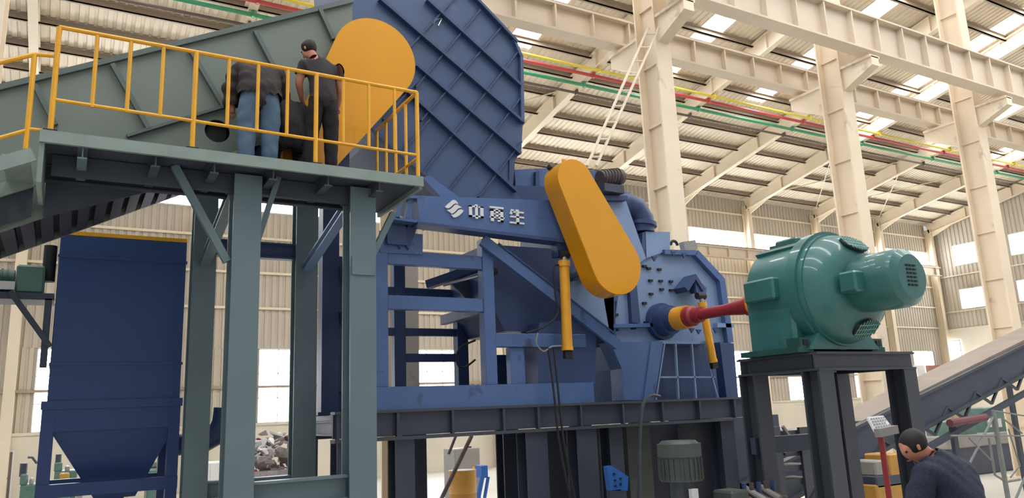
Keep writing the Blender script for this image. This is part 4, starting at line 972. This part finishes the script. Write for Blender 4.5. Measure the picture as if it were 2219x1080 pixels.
# ================================================================== PEOPLE
def skin_data(chains, sub=2):
    """evaluated skin meshes of several joint graphs joined into one bmesh (metres relative to base)"""
    objs = []
    for pts, edges in chains:
        ids = list(pts); me = bpy.data.meshes.new('body')
        me.from_pydata([pts[i][:3] for i in ids], [(ids.index(a), ids.index(b)) for a, b in edges], [])
        o = bpy.data.objects.new('tmp', me); C.objects.link(o)
        md = o.modifiers.new('s', 'SKIN'); md.use_smooth_shade = True; md.branch_smoothing = .5
        for k, i in enumerate(ids):
            r = pts[i][3]; sv = me.skin_vertices[0].data[k]; sv.radius = r if isinstance(r, tuple) else (r, r); sv.use_root = (k == 0)
        sd = o.modifiers.new('d', 'SUBSURF'); sd.levels = sub; sd.render_levels = sub; objs.append(o)
    bpy.context.view_layer.update(); dg = bpy.context.evaluated_depsgraph_get()
    bm = bmesh.new()
    for o in objs:
        t_ = bpy.data.meshes.new_from_object(o.evaluated_get(dg)); bm.from_mesh(t_); bpy.data.meshes.remove(t_)
    for o in objs: bpy.data.objects.remove(o)
    return bm


def bm_obj(bm, name, m, parent):
    out = bpy.data.meshes.new(name); bm.to_mesh(out); bm.free(); out.materials.append(m)
    out.polygons.foreach_set('use_smooth', [True]*len(out.polygons))
    ob = bpy.data.objects.new(name, out); C.objects.link(ob); ob.parent = parent; return ob


def garment(bm0, J, E, region, off, name, m, parent):
    """cloth that follows the body: the body faces of a region, pushed out along their normals"""
    bm = bm0.copy(); bm.normal_update(); keep = set()
    for v in bm.verts:
        best = None
        for a, b in E:
            A, B = Vector(J[a][:3]), Vector(J[b][:3]); d = B-A; t = max(0, min(1, (v.co-A).dot(d)/max(d.length_squared, 1e-9)))
            ra, rb = [max(r) if isinstance(r, tuple) else r for r in (J[a][3], J[b][3])]
            ds = (v.co-(A+d*t)).length/(ra*(1-t)+rb*t)
            if best is None or ds < best[0]: best = (ds, a, b, t)
        if region(best[1], best[2], best[3], v.co): keep.add(v)
    bmesh.ops.delete(bm, geom=[f for f in bm.faces if not all(v in keep for v in f.verts)], context='FACES')
    bmesh.ops.delete(bm, geom=[v for v in bm.verts if not v.link_faces], context='VERTS')
    nr = {v: v.normal.copy() for v in bm.verts}
    for v, n in nr.items():
        v.co += n*(off+.25*off*math.sin(v.co.z*38+v.co.x*21)*math.sin(v.co.x*33+v.co.y*17))
    return bm_obj(bm, name, m, parent)


def hand(w_, d, side):
    """five finger chains from wrist point w_ along direction d"""
    w_ = Vector(w_); d = Vector(d).normalized(); s = d.cross(Vector((0, 1, 0)))
    s = (s if s.length > .2 else d.cross(Vector((1, 0, 0)))).normalized()*side; c = s.cross(d).normalized(); out = []
    for k, L in enumerate((.068, .078, .072, .058)):
        o = w_+d*.055+s*(-.027+k*.018)
        pts = {0: (*o, .0085), 1: (*(o+d*L*.5+c*.004), .0085), 2: (*(o+d*L*.8+c*.022), .0075), 3: (*(o+d*L*.95+c*.038), .0065)}
        out.append((pts, [(0, 1), (1, 2), (2, 3)]))
    o = w_+d*.02-s*.02; pts = {0: (*o, .011), 1: (*(o-s*.03+d*.025+c*.012), .010), 2: (*(o-s*.04+d*.055+c*.03), .008)}; out.append((pts, [(0, 1), (1, 2)]))
    return out


def person(label, loc, J, parts, hair_c, cat='person'):
    """J: joint dict in metres relative to feet centre; parts: list of (name, mat, [(joint chain with radii)...])"""
    t = thing('person', label, cat, loc)
    slim = lambda k, r: tuple(v*1.06 for v in r) if isinstance(r, tuple) else r*1.12
    g = {k: (*J[k][:3], slim(k, J[k][3])) for k in ('pelvis', 'spine', 'chest', 'neck', 'head', 'crown', 'nose', 'shL', 'elL', 'wrL', 'paL', 'shR', 'elR', 'wrR', 'paR', 'hiL', 'knL', 'anL', 'toL', 'hiR', 'knR', 'anR', 'toR')}
    E = [('pelvis', 'spine'), ('spine', 'chest'), ('chest', 'neck'), ('neck', 'head'), ('head', 'crown'), ('head', 'nose'), ('chest', 'shL'), ('shL', 'elL'), ('elL', 'wrL'), ('wrL', 'paL'),
         ('chest', 'shR'), ('shR', 'elR'), ('elR', 'wrR'), ('wrR', 'paR'), ('pelvis', 'hiL'), ('hiL', 'knL'), ('knL', 'anL'), ('anL', 'toL'), ('pelvis', 'hiR'), ('hiR', 'knR'), ('knR', 'anR'), ('anR', 'toR')]
    main = skin_data([(g, E)], 3)
    ch = []
    for s, sd in (('L', 1), ('R', -1)):
        w_ = Vector(J['wr'+s][:3]); p_ = Vector(J['pa'+s][:3]); ch += hand(w_, p_-w_, sd)
    hd_ = Vector(J['head'][:3]); nd = (Vector(J['nose'][:3])-hd_).normalized(); up = (Vector(J['crown'][:3])-hd_).normalized(); sd = nd.cross(up).normalized()
    for k in (-1, 1):
        o = hd_+sd*k*.078-nd*.005; ch.append(({0: (*(o-up*.02), .012), 1: (*(o+up*.025+sd*k*.006), .014)}, [(0, 1)]))
    for nm, m_, reg, off in parts: garment(main, g, E, reg, off, nm, m_, t)
    ext = skin_data(ch, 2); tm = bpy.data.meshes.new('x'); ext.to_mesh(tm); ext.free(); main.from_mesh(tm); bpy.data.meshes.remove(tm)
    bm_obj(main, 'body', SKIN, t)
    mb = MB(); hc_ = hd_+up*.035-nd*.018; L = Vector(loc)
    hb = MB().sphere((0, 0, 0), .108/K, 20, 12); R_ = Matrix((sd, nd, up)).transposed()
    vv = []
    for v in hb.v:
        q = Vector(v)*K
        f_ = max(0, min(1, (q.y*.8-q.z+.0)/.09)); q = q*(1-.26*f_)
        if q.z < -.08: q.z = -.08
        vv.append((R_@Vector((q.x*.88, q.y*.98, q.z*.98))+hc_)/K+L)
    hb.v = [tuple(v) for v in vv]; hb.build('hair', HAIR, t)
    for k in (-1, 1):
        e = hd_+nd*.070+sd*k*.030+up*.01; MB().sphere(tuple(e/K+L), .009/K, 8, 6).build('eye', HAIR, t)
    m_ = hd_+nd*.066-up*.05; MB().obox(tuple((m_-sd*.02)/K+L), tuple((m_+sd*.02)/K+L), .012, .008).build('mouth', LIP, t)
    return t


def clothes(J, topm, botm, sleeve='long', off=.02, toff=.014, names=('shirt', 'trousers'), hem=.07):
    pz = J['pelvis'][2]
    def top(a, b, t, co):
        if (a, b) in (('pelvis', 'spine'), ('spine', 'chest')): return True
        if (a, b) == ('chest', 'neck'): return t < .72
        if a == 'chest': return True
        if a[:2] == 'sh': return t < (1.1 if sleeve == 'long' else .62)
        if a[:2] == 'el': return sleeve == 'long' and t < .92
        if a == 'pelvis' or a[:2] == 'hi': return co.z > pz-hem
        return False
    def bot(a, b, t, co):
        if (a, b) == ('pelvis', 'spine'): return t < .4
        return (a == 'pelvis' or a[:2] == 'hi') or (a[:2] == 'kn' and t < .96)
    def shoe(a, b, t, co): return a[:2] == 'an' or (a[:2] == 'kn' and t > .93)
    return [(names[1], botm, bot, toff), (names[0], topm, top, off), ('shoes', BLACK, shoe, .012)]


def std(d):
    b = dict(pelvis=(0, 0, .93, (.15, .10)), spine=(0, 0, 1.12, (.135, .095)), chest=(0, 0, 1.33, (.16, .105)), neck=(0, .01, 1.49, .055), head=(0, .03, 1.60, (.078, .09)), crown=(0, .02, 1.70, (.065, .075)), nose=(0, .11, 1.60, .02),
             shL=(-.19, 0, 1.40, .06), shR=(.19, 0, 1.40, .06), elL=(-.24, .0, 1.12, .042), elR=(.24, 0, 1.12, .042), wrL=(-.25, .08, .88, .028), wrR=(.25, .08, .88, .028), paL=(-.25, .1, .81, .032), paR=(.25, .1, .81, .032),
             hiL=(-.09, 0, .88, .092), hiR=(.09, 0, .88, .092), knL=(-.1, .02, .48, .055), knR=(.1, .02, .48, .055), anL=(-.1, 0, .09, .038), anR=(.1, 0, .09, .038), toL=(-.11, .14, .035, .032), toR=(.11, .14, .035, .032))
    b.update(d); return b

# standing man in T-shirt
J = std(dict(pelvis=(.02, 0, .96, (.145, .10)), spine=(.0, .02, 1.15, (.14, .095)), chest=(-.02, .05, 1.36, (.175, .11)), neck=(-.09, .08, 1.53, .056), head=(-.15, .12, 1.62, (.078, .09)), crown=(-.165, .14, 1.72, (.065, .075)), nose=(-.21, .17, 1.585, .02),
             shL=(-.21, .05, 1.42, .062), shR=(.19, .04, 1.42, .062), elL=(-.26, .10, 1.17, .045), wrL=(-.17, .26, 1.02, .03), paL=(-.13, .32, .99, .034), elR=(.25, .07, 1.16, .045), wrR=(.26, .22, 1.0, .03), paR=(.25, .29, .97, .034),
             hiL=(-.07, 0, .90, .095), hiR=(.10, 0, .90, .095), knL=(-.12, .03, .50, .072), knR=(.12, .02, .50, .072), anL=(-.16, 0, .09, .052), anR=(.12, 0, .09, .052), toL=(-.19, .14, .035, .034), toR=(.13, .15, .035, .034)))
p = P(700, 350, Y=9.72)
person('person standing in dark T-shirt and black trousers, bending head over the platform work', (p[0], 9.80, PZ+.02), J, clothes(J, TEE, TROU, 'short', .018, .014, ('tshirt', 'trousers'), .03), None)
# bending man in jacket and jeans
J = std(dict(pelvis=(.0, 0, .88, (.18, .13)), spine=(.01, .10, 1.08, (.20, .16)), chest=(.04, .24, 1.30, (.24, .17)), neck=(.06, .42, 1.38, .058), head=(.07, .50, 1.34, (.078, .09)), crown=(.07, .59, 1.36, (.065, .075)), nose=(.07, .53, 1.24, .02),
             shL=(-.17, .28, 1.30, .068), shR=(.25, .28, 1.32, .068), elL=(-.27, .30, 1.02, .05), wrL=(-.25, .30, .80, .032), paL=(-.24, .31, .73, .034), elR=(.34, .38, 1.05, .05), wrR=(.30, .50, .86, .032), paR=(.28, .54, .80, .034),
             hiL=(-.11, 0, .82, .125), hiR=(.12, 0, .82, .125), knL=(-.13, .03, .48, .088), knR=(.13, .03, .48, .088), anL=(-.13, 0, .09, .065), anR=(.13, 0, .09, .065), toL=(-.14, .14, .035, .034), toR=(.11, .14, .035, .034)))
p = P(562, 335, Y=9.72)
person('person bent forward in dark brown jacket and blue jeans, back to the railing', (p[0], 9.80, PZ+.02), J, clothes(J, JACK, JEAN, 'long', .055, .018, ('jacket', 'jeans'), .04), None)
# crouching man in black between them
J = std(dict(pelvis=(0, -.05, .42, (.15, .12)), spine=(.01, .02, .62, (.15, .12)), chest=(.03, .12, .84, (.17, .12)), neck=(.03, .24, .96, .056), head=(.02, .33, .96, (.078, .09)), crown=(.02, .41, 1.0, (.065, .075)), nose=(.02, .38, .88, .02),
             shL=(-.15, .14, .88, .064), shR=(.19, .14, .88, .064), elL=(-.2, .30, .68, .048), wrL=(-.1, .42, .60, .03), paL=(-.07, .47, .58, .034), elR=(.24, .30, .70, .048), wrR=(.15, .42, .60, .03), paR=(.11, .47, .58, .034),
             hiL=(-.1, -.02, .40, .095), hiR=(.1, -.02, .40, .095), knL=(-.18, .33, .46, .06), knR=(.17, .33, .46, .06), anL=(-.12, .08, .09, .04), anR=(.11, .08, .09, .04), toL=(-.13, .22, .035, .034), toR=(.12, .22, .035, .034)))
p = P(632, 340, Y=9.85)
person('person crouching in black between the two standing workers', (p[0], 9.90, PZ+.02), J, clothes(J, TROU, TROU, 'long', .03, .016, ('jacket', 'trousers')), None)
# stooping man at lower right, back to camera
J = std(dict(pelvis=(.06, 0, .86, (.17, .12)), spine=(.05, .06, 1.06, (.17, .12)), chest=(.0, .16, 1.27, (.19, .13)), neck=(-.08, .22, 1.42, .058), head=(-.16, .26, 1.46, (.078, .09)), crown=(-.17, .29, 1.56, (.068, .078)), nose=(-.245, .30, 1.42, .02),
             shL=(-.20, .16, 1.32, .066), shR=(.20, .14, 1.32, .066), elL=(-.30, .22, 1.05, .048), wrL=(-.30, .42, .95, .031), paL=(-.29, .49, .94, .034), elR=(.27, .2, 1.02, .048), wrR=(.22, .38, .90, .031), paR=(.2, .45, .88, .034)))
q = P(2088, 1000, Y=3.7)
person('person in navy speckled shirt stooping at the lower right, back turned', (q[0], 3.7, .9), J, clothes(J, NAVYS, TROU, 'long', .028, .016, ('shirt', 'trousers'), .12), None)
print('objects', len(bpy.data.objects))
